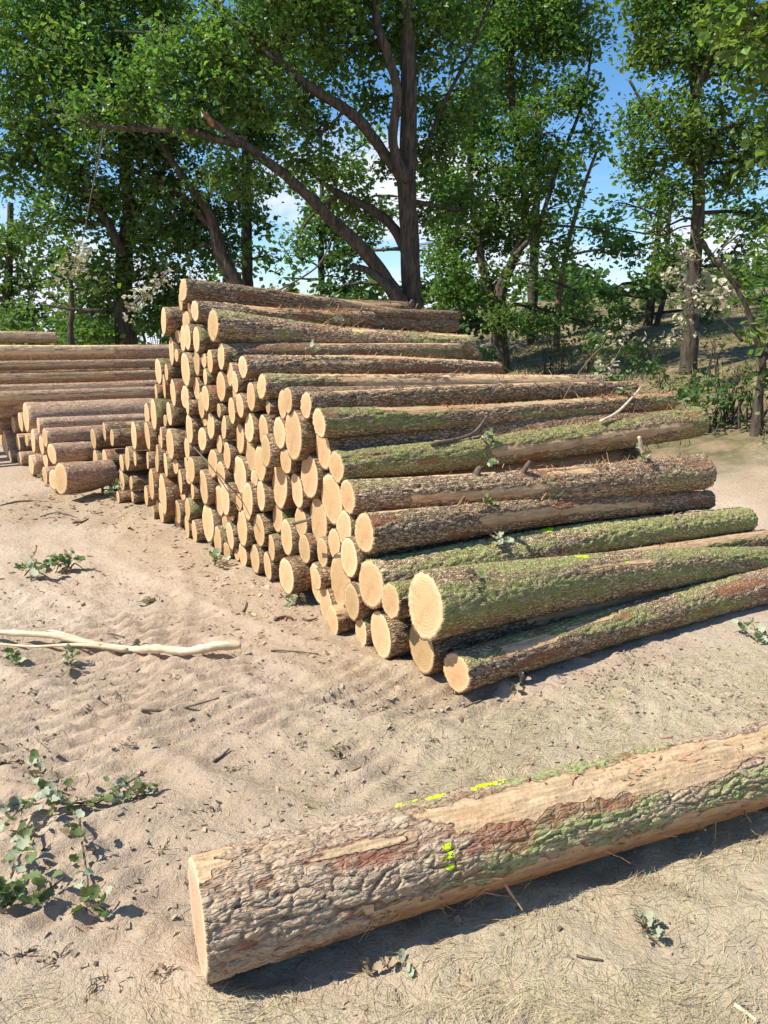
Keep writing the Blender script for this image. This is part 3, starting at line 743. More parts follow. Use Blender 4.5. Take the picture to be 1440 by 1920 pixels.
Vs = {}
for q in LOGS:
    i, k, s, z, r, e = q[:6]
    rg = random.Random(i * 13 + 5)
    if i in (157,): pass
    P = pile(s, e + (0 if i in FL or k != 'p' else rg.uniform(-.01, .05)), z)
    lab = FL[i][0] if i in FL else labels[i]
    if i in FL:
        kw = dict(thick=.014 if r < .13 else .017, cw=.022, cl=.085, oval=.12, bend=.065, knots=8, bias=.05)
        kw.update(FL[i][1])
        if len(q) > 6: yaw, pt, r2 = radians(q[6]), radians(q[7]), q[8]
        else: yaw, pt, r2 = A, 0, r * .82
        Lg = q[9] if len(q) > 9 else 2.9
        if i in (115, 114, 111, 118, 110, 109, 108, 3): nu, nv = 88, 280
        else: nu, nv = 72, 240
        t, V = make_log(lab, P, yaw, pt, Lg, r, max(r2, .06), nu, nv, i + 100, GRP[k], **kw)
        Vs[i] = (t, V, Lg)
    else:
        near_ = s < 1.7 and k == 'p'
        fl = k == 'l'
        if k == 'p' and i not in (121, 123, 117, 116): r *= 1.10
        yaw = A + radians(rg.uniform(-3, .5) if not fl else rg.uniform(2, 8))
        Lg = (3.0 if k != 'p' else 2.25 if z > 1.1 else 2.7) + rg.uniform(-.15, .1)
        if i in (147, 149, 150): Lg = .55; yaw = A + radians(12)
        if i == 121: Lg = .42; yaw = A - .05
        if i == 123: Lg = .5
        bands = [(rg.uniform(-1, 1.3), rg.uniform(.2, .6), rg.uniform(0, 1.5), rg.uniform(1.6, 3.2), 1) for _ in range(rg.choice((1, 2, 2) if not fl else (1, 1, 2)))]
        if i == 121: bands = [(.3, .8, -.1, 1, 1)]
        nu, nv = (56, 70) if near_ else (32, 44) if not fl else (36, 60)
        if i in (112, 117, 116, 38): nu = 72
        t, V = make_log(lab, P, yaw, radians(rg.uniform(-.6, .4)), Lg, r, r * rg.uniform(.72, .9), nu, nv, i + 100, GRP[k],
                 m=M_pine if fl else M_barkshade, bands=bands, moss=rg.choice((.0, .05, .15, .3, .5)) if not fl else .05, red=rg.uniform(.1, .6) if not fl else .08,
                 thick=.008, cw=.024, cl=.10, oval=.09, bend=.015 if Lg > 1 else 0, knots=3, bias=.115 if k == 'p' else .04)
        Vs[i] = (t, V, Lg)

# logs set back in the gaps of the face
FILL = [(3.09, 0.86, 0.1), (3.48, 1.16, 0.1), (4.59, 0.68, 0.1), (3.57, 0.26, 0.099), (4.2, 0.23, 0.081), (3.36, 1.76, 0.08), (4.44, 0.08, 0.077), (3.48, 0.38, 0.073), (3.75, 0.56, 0.073), (4.17, 0.74, 0.072), (3.78, 0.44, 0.071), (3.18, 1.01, 0.068), (2.7, 0.05, 0.068), (3.84, 0.05, 0.068), (3.72, 0.32, 0.067), (3.06, 1.28, 0.066), (2.43, 0.47, 0.065), (2.76, 0.26, 0.063), (4.05, 0.62, 0.062), (2.61, 1.13, 0.061), (2.97, 1.46, 0.061), (2.19, 0.68, 0.061), (3.63, 1.64, 0.06), (3.24, 0.32, 0.059), (3.45, 0.5, 0.059), (4.02, 0.92, 0.058), (2.52, 1.25, 0.057), (3.27, 0.77, 0.057), (3.57, 1.49, 0.056), (4.05, 0.5, 0.053), (4.26, 0.14, 0.052), (2.7, 0.32, 0.051), (0.78, 0.62, 0.049), (2.55, 0.05, 0.049), (3.33, 1.85, 0.049)]
FLAB = [f'narrow log end wedged in the {ORD[sorted(FILL, key=lambda w: w[0]).index(f_) + 1]} gap of the pile face from the near corner' for f_ in FILL]
for n_, (s, z, r) in enumerate(FILL):
    o = min(rows['p'], key=lambda q: math.hypot(q[2] - s, q[3] - z))
    t, V = make_log(FLAB[n_], pile(s, .02 + .02 * (n_ % 4), z), A, 0, 2.7, r, r * .85, 28, 40, n_ + 500, GRP['p'], m=M_barkshade, thick=.008, cw=.03, cl=.09, bend=0)

# far stack: logs seen along their length
for n_, (s, e, z, r, Lg, lab) in enumerate((
    (10.0, -2.45, 1.66, .10, 2.9, 'topmost log of the farthest stack, cut short on its right'),
    (9.5, -1.9, 1.45, .125, 4.3, 'thick brown log just under the top one of the farthest stack'),
    (9.2, -1.9, 1.10, .085, 4.4, 'yellow-streaked peeled log under the slim orange-brown one of the farthest stack'),
    (8.6, -1.6, .86, .10, 3.9, 'grey furrowed log in the middle of the farthest stack'),
    (9.3, -1.95, 1.27, .075, 4.2, 'slim orange-brown log wedged under the thick brown one of the farthest stack'),
    (8.9, -1.5, .97, .08, 3.9, 'slim pinkish log just above the grey furrowed middle one of the farthest stack'),
    (9.0, -.9, .72, .14, 3.0, 'grey log half hidden low in the farthest stack'),
    (10.1, -1.9, 1.42, .13, 3.2, 'log at the back of the thick brown one in the farthest stack'),
    (9.9, -1.2, 1.12, .15, 3.0, 'rear log filling the middle of the farthest stack'),
    (9.7, -.9, .8, .15, 3.0, 'rear log low in the farthest stack'),
    (9.3, -.6, .47, .15, 3.0, 'rear log near the ground in the farthest stack'),
    (10.0, -.6, .46, .15, 3.0, 'rearmost log near the ground of the farthest stack'),
    (9.6, -.5, .16, .16, 3.0, 'rear log on the ground under the farthest stack'),
    (9.1, -.5, .15, .14, 3.0, 'log on the ground at the very bottom of the farthest stack'))):
    t, V = make_log(lab.replace('on its right', 'before the tall pile'), pile(s, e, z), A + radians(3), 0, Lg, r, r * .88, 44, 110, n_ + 700, GRP['l'], m=M_pine,
             bands=((R.uniform(-.6, .4), .5, R.uniform(0, 1), 3.4, 1), (1.5, .4, .5, 3, .8)), moss=0, red=.12, thick=.008, cw=.024, cl=.1, bend=.02)
    if n_ < 6: shreds(t, V, Lg, 40, n_ + 60, .2, .95, .1, .5, .07)

for i, n_ in ((0, 16), (2, 22), (40, 16), (108, 14), (110, 8), (109, 6), (3, 5)):
    t, V, Lg = Vs[i]; shreds(t, V, Lg, n_, i + 50, .35, .95, 0, .5, .13)
for i, th_, x_, a_, b_ in ((111, .15, 1.25, .25, .05), (115, -.05, 1.05, .16, .055), (115, .42, 1.32, .06, .012), (115, .55, 1.33, .06, .012), (115, .66, 1.34, .06, .012), (3, .85, 1.22, .16, .03)):
    t, V, Lg = Vs[i]; paint_patch(t, V, Lg, th_, x_, a_, b_, i)
for i, n_, a_, b_ in ((0, 110, .3, .95), (2, 160, .4, .95), (3, 60, .3, .95), (15, 60, .1, .9), (31, 60, .2, .9), (40, 170, .3, .98), (110, 120, .3, .98), (109, 120, .2, .98), (108, 150, .2, .98), (111, 16, .1, .9), (114, 30, .2, .9)):
    t, V, Lg = Vs[i]; shreds(t, V, Lg, int(n_ * 2.4), i, a_, b_, 0, .6, .042)
t, V, Lg = Vs[109]; stub(t, V, Lg, 1.15, .3, .016, .07)
t, V, Lg = Vs[109]; stub(t, V, Lg, .82, .2, .02, .05)
t, V, Lg = Vs[114]; stub(t, V, Lg, 1.30, .5, .013, .07)
t, V, Lg = Vs[0]; stub(t, V, Lg, 2.2, .1, .016, .08)
# ------------------------------------------------------------------ trees
LEAF = np.array([(0, 0, 0), (.34, .16, .08), (.70, .33, .02), (1.0, 0, -.14), (.50, -.36, .02), (.30, -.14, .08)])
LEAFF = np.array([(0, 1, 2, 3), (0, 3, 4, 5)])

def leaf_cloud(C, size, rg, up=.35):
    """one small folded leaf at each point of C"""
    n = len(C)
    a = rg.normal(size=(n, 3)); a[:, 2] = a[:, 2] * .6 - .15
    a /= np.linalg.norm(a, axis=1, keepdims=True)
    nn = rg.normal(size=(n, 3)); nn[:, 2] += 1.1 * up * 3
    b = np.cross(nn, a); b /= np.linalg.norm(b, axis=1, keepdims=True) + 1e-9
    c = np.cross(a, b)
    s = size * rg.uniform(.45, 1.45, n)
    V = C[:, None] + s[:, None, None] * (LEAF[None, :, 0:1] * a[:, None] + LEAF[None, :, 1:2] * b[:, None] + LEAF[None, :, 2:3] * c[:, None])
    F = (LEAFF[None] + (np.arange(n) * 6)[:, None, None]).reshape(-1, 4)
    return V.reshape(-1, 3), F

def blob_points(c, r, n, rg, seed, sq=.85):
    """leaf positions of one leafy mass: twig ends spread through it, leaves gathered round each, holes between"""
    nt_ = max(6, int(n / 9))
    d = rg.normal(size=(nt_, 3)); d /= np.linalg.norm(d, axis=1, keepdims=True)
    q = np.array(c)[None] + d * (r * rg.uniform(.12, 1, (nt_, 1)) ** .5) * np.array([[1, 1, sq]])
    f = fbm(q[:, 0] / .55, q[:, 1] / .55, q[:, 2] / .45, seed, 2)
    q = q[f > .43]
    if len(q) == 0: q = np.array([c])
    k = int(n / len(q)) + 1
    k = min(k, 16)
    P = np.repeat(q, k, 0)
    P = P + rg.normal(size=P.shape) * np.array([[.13, .13, .085]])
    return P, q

def make_tree(label, stems, blobs, leafm, size=.115, dens=1.0, seed=0, loc=None, name='oak_tree', cat='tree', barkm=None, group='oak trees behind the piles', sides=18, flute=.16):
    """stems: list of (polyline [(px,py,half width px)], distance y); blobs: (px,py,radius px, distance y)"""
    rg = np.random.default_rng(seed + 900); barkm = barkm or M_tree
    first, y0 = stems[0]
    b = at(first[0][0], first[0][1], y0)
    b.z = gz(b.x, b.y) - .05
    t = thing(name, label, cat, b, (0, 0, 0), group)
    allp = []
    for k, (pl, y) in enumerate(stems):
        yy = y if isinstance(y, (list, tuple)) else [y] * len(pl)
        P = [at(p[0], p[1], d) - b for p, d in zip(pl, yy)]; rr = [p[2] * (.80 if k == 0 else .72) / FPX * d for p, d in zip(pl, yy)]
        if k == 0 and P[0].z > .05:
            P = [Vector((P[0].x, P[0].y, -.1))] + P; rr = [rr[0] * 1.25] + rr
        nm = 'trunk' if k == 0 else 'limb'
        V, F = tube(P, rr, sides if k == 0 else max(8, sides // 2), seed + k, .10, 7, flute=flute)
        link(nm, mesh_np(nm, V, F, barkm), t)
        S = smooth_path(P, 4); R_ = np.interp(np.linspace(0, len(P) - 1, len(S)), np.arange(len(P)), rr)
        allp += [(s_, r_) for s_, r_ in zip(S, R_)][2:]
    AP = np.array([list(a[0]) for a in allp]); AR = np.array([a[1] for a in allp])
    LP, tw = [], []
    for n_, bl in enumerate(blobs):
        px, py, rp, y = bl[:4]; dd = bl[4] if len(bl) > 4 else 1
        c = np.array(at(px, py, y) - b); r = rp / FPX * y
        area = pi * r * r * (1 + 0)
        n = int(dens * dd * 2.95 * area / (size * size * .36))
        P, q = blob_points(c, r, n, rg, seed * 3 + n_)
        LP.append(P)
        d = np.linalg.norm(AP - c[None], axis=1) + .6 * np.maximum(0, AP[:, 2] - c[2])
        j = int(d.argmin()); s0 = Vector(AP[j]); cc = Vector(c)
        mid = (s0 + cc) / 2 + Vector((rg.normal() * .12, rg.normal() * .12, .05 + rg.normal() * .1)) * (cc - s0).length
        r0 = min(AR[j] * .6, .018 + .02 * (cc - s0).length)
        tw.append(tube([s0, mid, cc], [r0, r0 * .7, .012], 6, n_, .1, 4, cap=False))
        for qq in q[rg.permutation(len(q))[:min(len(q), 9)]]:
            e = Vector(qq); m2 = (cc + e) / 2 + Vector(rg.normal(size=3) * .08 * r)
            s1 = cc if rg.random() < .6 else mid
            tw.append(tube([s1, m2, e], [.011, .007, .004], 4, n_, 0, 3, cap=False))
    V, F = join(tw); link('branches', mesh_np('branches', V, F, barkm), t, kind='stuff')
    V, F = leaf_cloud(np.concatenate(LP), size, rg)
    link('crown', mesh_np('crown', V, F, leafm, smooth=False), t, kind='stuff')
    return t

O = 13.0
make_tree('big oak with forked trunk and long leaning limbs behind the tall pile',
    [([(778, 650, 25), (775, 590, 22), (771, 520, 21), (768, 450, 20), (763, 350, 19), (766, 250, 18), (766, 150, 17), (763, 50, 14), (760, -80, 12)], O),
     ([(766, 340, 14), (745, 300, 12), (736, 250, 11), (745, 180, 11), (730, 110, 11), (708, 45, 10), (702, -40, 9)], O - .3),
     ([(763, 350, 14), (722, 290, 13), (665, 218, 13), (590, 170, 11), (540, 130, 10), (490, 82, 10), (430, 30, 9), (370, -20, 8)], [13, 12.9, 12.7, 12.5, 12.3, 12.1, 12, 12]),
     ([(768, 590, 21), (730, 535, 19), (690, 478, 17), (640, 430, 15), (580, 370, 13), (530, 325, 12), (470, 280, 11), (425, 248, 8), (382, 212, 4)], [13, 12.8, 12.6, 12.4, 12.2, 12, 11.8, 11.6, 11.5]),
     ([(450, 268, 9), (410, 262, 9), (360, 245, 8), (290, 242, 8), (220, 240, 6), (150, 226, 5), (100, 214, 3)], [11.7, 11.7, 11.8, 12, 12, 12, 12]),
     ([(762, 580, 12), (735, 545, 12), (690, 508, 9), (655, 500, 6)], 12.6),
     ([(765, 480, 13), (740, 430, 12), (700, 395, 11), (650, 370, 8), (600, 340, 5)], 13.2),
     ([(520, 118, 6), (440, 50, 5), (380, 38, 4), (300, 60, 3), (215, 58, 2)], 12),
     ([(790, 300, 6), (830, 200, 5), (880, 100, 4), (920, 0, 3)], 13.4)],
    [(560, 40, 95, 12.6), (640, 110, 70, 13.4), (670, 20, 85, 13.2), (600, 250, 50, 12.8), (820, 60, 80, 13.4), (850, 170, 70, 13.6), (700, 190, 38, 13.8),
     (570, 300, 48, 12.9), (470, 170, 80, 12.2), (420, 80, 80, 12), (510, 0, 90, 12), (380, 190, 75, 11.9), (330, 120, 80, 12), (450, 330, 50, 11.9), (660, 370, 42, 13.6),
     (625, 320, 38, 13.8), (820, 300, 55, 13.7), (800, 410, 28, 13.6), (620, -60, 120, 13), (780, -60, 110, 13.5), (720, 300, 34, 13.9), (250, 180, 60, 12.2), (180, 210, 50, 12.2), (860, 380, 50, 14), (560, 450, 34, 14, .7), (740, 90, 50, 13.9), (700, 400, 32, 14, .7), (620, 400, 30, 14, .7), (830, 240, 44, 13.7), (540, 200, 50, 13)],
    M_leaf, .090, 1.08, 1, sides=30)
tip = [at(402, 234, 11.55), at(386, 216, 11.5), at(376, 204, 11.5)]
_t = [o for o in SC.objects if o.name == 'oak_tree'][0]
V, F = tube([v - _t.location for v in tip], [.05, .035, .008], 9, 4, .5, 5, flute=.4); link('splintered_tip', mesh_np('splintered_tip', V, F, M_shred), _t)
make_tree('oak with leafy trunk just beyond the right ends of the logs',
    [([(940, 700, 20), (935, 600, 18), (940, 540, 15), (965, 480, 10), (985, 400, 9), (975, 300, 8), (960, 200, 7), (960, 60, 6), (965, -60, 5)], 16),
     ([(936, 600, 14), (915, 540, 12), (900, 470, 9), (888, 400, 8), (880, 300, 6), (890, 200, 4)], 16.2),
     ([(965, 480, 7), (1010, 420, 6), (1050, 300, 5), (1090, 200, 4), (1110, 90, 3)], 15.6)],
    [(880, 210, 70, 16.4), (970, 110, 90, 16), (1050, 50, 80, 15.6), (930, 320, 90, 16), (1020, 250, 80, 15.6), (1030, 390, 62, 15.8), (870, 420, 60, 16.4), (890, 520, 62, 16.2), (1000, 500, 50, 15.6),
     (950, 580, 44, 15.6, .8), (850, 560, 40, 16.4), (1075, 170, 48, 15.4), (1090, 70, 42, 15.6), (960, -30, 110, 16), (1062, 470, 30, 15.8, .7), (830, 490, 40, 16.6), (940, 440, 60, 16.6), (1060, -40, 70, 16), (1110, 250, 28, 15.6, .7), (880, 20, 70, 16.6), (1080, 545, 36, 16.2, .8), (1110, 610, 30, 16.5, .7), (1020, 600, 34, 16, .8), (820, 350, 44, 16.8), (1130, 430, 30, 16, .6), (810, 600, 34, 16.8)],
    M_leaf, .097, 1.15, 2)
make_tree('oak on the dry bank with bleached leaves hanging low by its trunk',
    [([(1290, 700, 20), (1295, 620, 17), (1300, 520, 15), (1308, 420, 14), (1310, 340, 13), (1302, 200, 12), (1310, 100, 11), (1320, -40, 9)], 13),
     ([(1303, 180, 9), (1330, 110, 9), (1352, 60, 8), (1385, 0, 7)], 12.6),
     ([(1308, 440, 8), (1340, 490, 6), (1375, 525, 5), (1400, 545, 3)], 12.7),
     ([(1305, 330, 7), (1260, 260, 6), (1215, 210, 4), (1180, 150, 3)], 13)],
    [(1290, 50, 90, 13), (1235, 120, 62, 13.2), (1350, 140, 75, 12.6), (1250, 240, 72, 13), (1340, 260, 72, 12.8), (1205, 300, 46, 13.3), (1270, 350, 55, 13), (1400, 230, 60, 12.6), (1420, 90, 70, 12.6),
     (1330, 430, 38, 12.8, .7), (1240, 430, 36, 13.4, .8), (1200, 60, 50, 13.4), (1180, 210, 32, 13.3, .8), (1260, -50, 90, 13), (1370, 340, 45, 13), (1420, 400, 40, 13, .8), (1390, 460, 34, 13, .7), (1340, 500, 26, 13.2, .7), (1240, 500, 34, 13.6, .7), (1430, 300, 44, 13), (1340, -20, 80, 13)],
    M_leafw, .088, 1.12, 3)
make_tree('slim trunk beside the bleached-leaf oak, farther up the bank',
    [([(1210, 640, 11), (1222, 560, 9), (1228, 500, 8), (1236, 420, 6), (1240, 320, 4)], 19), ([(1228, 620, 8), (1248, 540, 7), (1252, 440, 5), (1262, 340, 3)], 18.6)],
    [(1160, 380, 34, 18, .7), (1180, 470, 44, 18), (1232, 530, 40, 18), (1145, 545, 34, 18), (1230, 400, 34, 19), (1090, 560, 30, 19, .8), (1270, 480, 34, 18.5), (1170, 600, 34, 18), (1320, 590, 30, 18), (1120, 420, 28, 18.4, .8), (1360, 420, 34, 18.5), (1400, 520, 36, 18.5)],
    M_leaf, .14, .85, 4)
make_tree('small crooked tree at the edge of the sandy clearing, nearest on the bank',
    [([(1420, 790, 13), (1424, 730, 9), (1430, 680, 8), (1410, 610, 6), (1392, 560, 5), (1345, 485, 4)], 9.2), ([(1428, 690, 6), (1455, 600, 6), (1450, 520, 4)], 9.1), ([(1392, 640, 4), (1360, 605, 3), (1325, 580, 2)], 9.1)],
    [(1405, 500, 36, 9.2, .8), (1440, 560, 50, 9.3), (1425, 640, 34, 9.2), (1385, 440, 34, 9.4, .7), (1450, 470, 45, 9.4), (1445, 700, 30, 9.3)],
    M_leaf, .095, .8, 5, sides=14)
make_tree('near oak hanging its branches in from beyond the bank oak, mostly out of view',
    [([(1640, 900, 34), (1630, 600, 30), (1610, 300, 28), (1590, 0, 25)], 8), ([(1605, 250, 14), (1540, 130, 10), (1470, 60, 7), (1400, 20, 4)], [8, 7.8, 7.6, 7.5])],
    [(1445, 50, 90, 7.6), (1400, -40, 80, 7.6), (1460, 170, 50, 7.8), (1500, 250, 70, 8), (1395, 60, 40, 7.5, .7), (1540, 100, 110, 8)],
    M_leafw, .11, .9, 6, sides=14)
make_tree('broad dark oak at the rear of the farthest stack',
    [([(238, 670, 26), (232, 560, 21), (234, 470, 18), (245, 400, 15), (236, 330, 12), (225, 200, 10), (230, 60, 8)], 15),
     ([(234, 480, 12), (190, 400, 10), (130, 340, 8), (60, 300, 6)], 14.6), ([(240, 420, 10), (300, 330, 8), (330, 240, 6)], 15)],
    [(60, 70, 110, 14.4), (160, 140, 110, 14.2), (50, 220, 80, 14.4), (180, 300, 85, 14.4), (120, 395, 70, 14.6), (250, 440, 62, 15), (200, 520, 62, 14.8), (130, 500, 56, 15), (285, 520, 44, 15),
     (250, 60, 100, 14.8), (100, 310, 60, 14.8), (240, 250, 70, 14.6), (60, 430, 40, 15.4, .7), (100, -40, 120, 14.6), (260, -50, 110, 14.8), (-30, 150, 90, 14.4), (-20, 320, 70, 14.6), (230, 370, 60, 15.4), (300, 440, 50, 15.4), (170, 590, 60, 15.6)],
    M_leaf, .097, 1.1, 7)
make_tree('oak with a bowed trunk rising behind the pile top',
    [([(448, 600, 19), (445, 540, 17), (415, 480, 15), (400, 420, 12), (385, 385, 10), (345, 335, 9), (300, 260, 7), (262, 140, 5)], 14),
     ([(400, 430, 9), (335, 362, 8), (255, 322, 6), (190, 290, 4)], 14.2)],
    [(330, 400, 62, 14.2), (390, 330, 60, 14.2), (280, 330, 60, 14.4), (270, 240, 70, 14.2), (425, 470, 36, 14.6), (350, 470, 52, 14.6), (440, 390, 40, 14.6), (330, 540, 40, 15), (215, 130, 80, 14.4), (340, 250, 60, 14.6), (390, 555, 34, 15), (380, 420, 45, 15)],
    M_leafd, .096, 1.1, 8)
make_tree('straight dark trunk right next to the bowed oak',
    [([(466, 600, 14), (464, 530, 13), (463, 450, 12), (462, 380, 11), (460, 200, 9), (455, 0, 7)], 16.4)],
    [(470, 340, 44, 16.6), (440, 250, 60, 16.6), (500, 410, 28, 16.6, .8), (492, 480, 24, 16.8, .7), (500, 250, 50, 16.6), (440, 130, 80, 16.8), (540, 120, 70, 17), (410, 500, 34, 17)],
    M_leafd, .13, 1.1, 9)
make_tree('thin far trunk seen between the bowed oak and the big forked oak',
    [([(603, 600, 9), (603, 540, 8), (602, 470, 7), (604, 380, 5), (600, 250, 4)], 21)],
    [(600, 430, 40, 21), (565, 490, 34, 20.6), (640, 520, 42, 20.6), (590, 555, 42, 20.4), (690, 560, 34, 20.4), (640, 440, 30, 21), (545, 560, 34, 21), (700, 440, 26, 21), (530, 520, 26, 21, .7), (690, 265, 34, 20, .8), (720, 410, 32, 19.5, .8), (640, 470, 36, 20, .8), (600, 385, 36, 20.4, .8), (560, 340, 28, 20, .7), (690, 480, 30, 20, .9), (820, 470, 40, 19, .9), (800, 545, 34, 19, .9), (655, 330, 34, 20, .8), (830, 390, 36, 19, .9), (655, 565, 30, 19.6)],
    M_leafd, .155, .95, 10, sides=12)
make_tree('thin leaning reddish stem crossing the gap of sky',
    [([(1048, 560, 7), (1060, 480, 6), (1080, 400, 5), (1100, 335, 4), (1122, 275, 3)], 17.5)],
    [(1120, 280, 22, 17.4, .8), (1060, 420, 24, 17.5, .7), (1100, 500, 20, 17.6, .5), (1090, 345, 16, 17.5, .5), (1075, 545, 22, 17.8, .8), (1130, 470, 18, 17.8, .6)],
    M_leaf, .13, .8, 11, sides=10, barkm=M_treer, flute=.05)
make_tree('pale green feathery tree at the far edge of the wood',
    [([(10, 640, 12), (14, 560, 10), (18, 460, 8), (20, 380, 6)], 21)],
    [(20, 450, 42, 21), (50, 520, 38, 21), (5, 560, 44, 21), (60, 590, 40, 20.6), (20, 610, 50, 20), (-20, 480, 40, 21)],
    M_leafl, .14, 1.1, 12, sides=12)
make_tree('second trunk in shade directly behind the leafy oak past the log ends',
    [([(1000, 660, 13), (998, 600, 12), (1000, 520, 11), (1005, 400, 9), (1010, 200, 7)], 19)],
    [(1000, 600, 36, 19), (1050, 570, 36, 19), (1040, 330, 44, 19.4), (990, 200, 50, 19.4), (1000, 420, 44, 19), (905, 590, 38, 18.6), (860, 610, 36, 18.6)],
    M_leafd, .14, 1.0, 13, sides=12)
make_tree('slender leafy sapling with a bare stick trunk by the broad dark oak',
    [([(133, 640, 7), (135, 580, 6), (132, 520, 4), (128, 470, 3)], 13.4), ([(190, 582, 4), (140, 580, 4), (85, 572, 3)], 13.2)],
    [(130, 480, 34, 13.4, .7), (160, 540, 34, 13.6, .7), (100, 560, 36, 13.6, .8)],
    M_leafl, .11, .7, 14, sides=10)

# hanging withered sprays
def spray(label, pts, y, size, n, seed, mt=M_leafp, stem=None):
    rg = np.random.default_rng(seed)
    b = at(*stem[0], y)
    t = thing('withered_branch', label, 'branch', b, (0, 0, 0), 'broken branches with bleached leaves')
    P = [at(*s_, y) - b for s_ in stem]
    V, F = tube(P, np.linspace(.014, .005, len(P)), 6, seed, .1, 4)
    tw = [(V, F)]; LP = []
    for (px, py, rp) in pts:
        c = at(px, py, y + rg.normal() * .15) - b; r = rp / FPX * y
        q = np.array(c)[None] + rg.normal(size=(max(4, n // 6), 3)) * r * .55
        LP.append(np.repeat(q, 6, 0) + rg.normal(size=(len(q) * 6, 3)) * .045)
        j = min(range(len(P)), key=lambda k: (P[k] - c).length)
        tw.append(tube([P[j], (P[j] + c) / 2 + Vector((0, 0, .05)), c], [.008, .006, .003], 5, seed, 0, 3, cap=False))
    V, F = join(tw); link('twigs', mesh_np('twigs', V, F, M_twig), t)
    V, F = leaf_cloud(np.concatenate(LP), size, rg); link('leaves', mesh_np('leaves', V, F, mt, smooth=False), t, kind='stuff')
spray('bleached leafy branch drooping in front of the bank oak', [(1262, 520, 16), (1290, 545, 20), (1320, 560, 22), (1350, 540, 16), (1300, 590, 18), (1276, 610, 14), (1255, 640, 10), (1320, 520, 14), (1380, 560, 10), (1290, 480, 12)], 11.8, .10, 46, 41, stem=[(1296, 430), (1310, 500), (1298, 560), (1278, 620)])
spray('bleached branch tips hanging beside the top left of the tall pile', [(262, 560, 12), (280, 540, 14), (300, 528, 14), (248, 585, 10)], 10.5, .08, 30, 42, stem=[(310, 515), (285, 540), (255, 580)])
spray('pale withered spray hanging on a long thin dangling branch', [(120, 505, 12), (140, 490, 15), (155, 500, 12), (150, 470, 12)], 11.5, .08, 30, 43, stem=[(194, 240), (185, 300), (170, 370), (157, 440), (140, 490)])
spray('grey-leaved brushwood lying on the bank past the log ends', [(1110, 640, 16), (1140, 655, 22), (1170, 690, 20), (1120, 700, 14), (1145, 720, 14), (1190, 650, 14), (1220, 690, 14)], 10.4, .08, 60, 44, mt=M_leafd, stem=[(1085, 700), (1130, 650), (1180, 640), (1230, 660)])
spray('withered leaves caught on brushwood at the far end of the peeled log', [(1130, 690, 12), (1150, 640, 10), (1175, 615, 12), (1146, 700, 10), (1200, 640, 8)], 10.1, .075, 24, 45, stem=[(1120, 730), (1150, 680), (1180, 620)])

# low bushes and the wood beyond
def bush(label, blobs, m, size, dens, seed, stuff=False, name='bush'):
    rg = np.random.default_rng(seed)
    b = at(blobs[0][0], blobs[0][1], blobs[0][3]); b.z = gz(b.x, b.y)
    LP = []; tw = []
    for n_, (px, py, rp, y) in enumerate(blobs):
        c = np.array(at(px, py, y) - b); r = rp / FPX * y
        P, q = blob_points(c, r, int(dens * 3.2 * pi * r * r / (size * size * .36)), rg, seed + n_, .75)
        LP.append(P)
        for qq in q[:8]:
            s0 = Vector((c[0] + rg.normal() * .1, c[1] + rg.normal() * .1, min(c[2] - r * .8, gz(b.x + c[0], b.y + c[1]) - b.z)))
            tw.append(tube([s0, (s0 + Vector(qq)) / 2 + Vector(rg.normal(size=3) * .06), Vector(qq)], [.014, .009, .004], 5, n_, 0, 3, cap=False))
    t = thing(name, label, 'bush', b, (0, 0, 0), 'undergrowth')
    V, F = join(tw); link('stems', mesh_np('stems', V, F, M_tree), t, kind='stuff')
    V, F = leaf_cloud(np.concatenate(LP), size, rg); link('foliage', mesh_np('foliage', V, F, m, smooth=False), t, kind='stuff')
bush('dark leafy bush at the foot of the bank right of the peeled log', [(1300, 745, 34, 9.8), (1335, 770, 26, 9.6), (1270, 725, 26, 10), (1360, 745, 26, 9.8), (1310, 710, 20, 10.2)], M_leafd, .085, .75, 61)
bush('low green bush under the leafy oak past the log ends', [(890, 650, 26, 14.5), (850, 630, 24, 15), (915, 665, 18, 14)], M_leafd, .11, .8, 62)
bush('green undergrowth in a band behind the farthest stack', [(100, 590, 34, 15), (150, 620, 34, 14.5), (60, 640, 36, 15), (190, 630, 30, 14.5), (290, 600, 40, 15), (320, 570, 34, 15.5), (115, 640, 30, 14)], M_leaf, .12, 1.0, 63)
bush('green undergrowth between the trunks behind the tall pile', [(520, 575, 30, 19), (480, 560, 26, 19), (560, 590, 30, 18), (620, 600, 30, 18), (400, 560, 30, 19), (690, 600, 30, 18), (830, 600, 34, 17.5)], M_leafd, .13, .95, 64)
bush('shaded thicket along the top of the bank', [(1060, 590, 30, 22), (1010, 610, 30, 22), (1110, 580, 26, 23), (1160, 570, 22, 23), (1190, 600, 22, 22), (960, 640, 26, 20), (1380, 520, 30, 20), (1440, 500, 34, 20), (1080, 545, 26, 24), (1150, 550, 24, 24), (1210, 560, 26, 23), (1270, 560, 28, 22), (1330, 560, 28, 22), (1390, 575, 28, 21), (1440, 570, 30, 20), (1050, 530, 22, 24)], M_leafd, .12, .85, 65)

bush('scrubby brown-green thicket halfway up the bank between the oaks', [(1060, 650, 26, 13.5), (1100, 660, 22, 13.2), (1030, 640, 22, 14), (1160, 640, 26, 13.5), (1220, 650, 22, 13.8), (1240, 700, 18, 12.4), (1180, 600, 24, 16)], M_scrub, .075, .42, 66)
bush('tangle of low branches under the small crooked tree', [(1395, 720, 20, 9.6), (1380, 690, 18, 10), (1450, 740, 22, 9.2), (1345, 640, 16, 11.5)], M_scrub, .07, .35, 67)

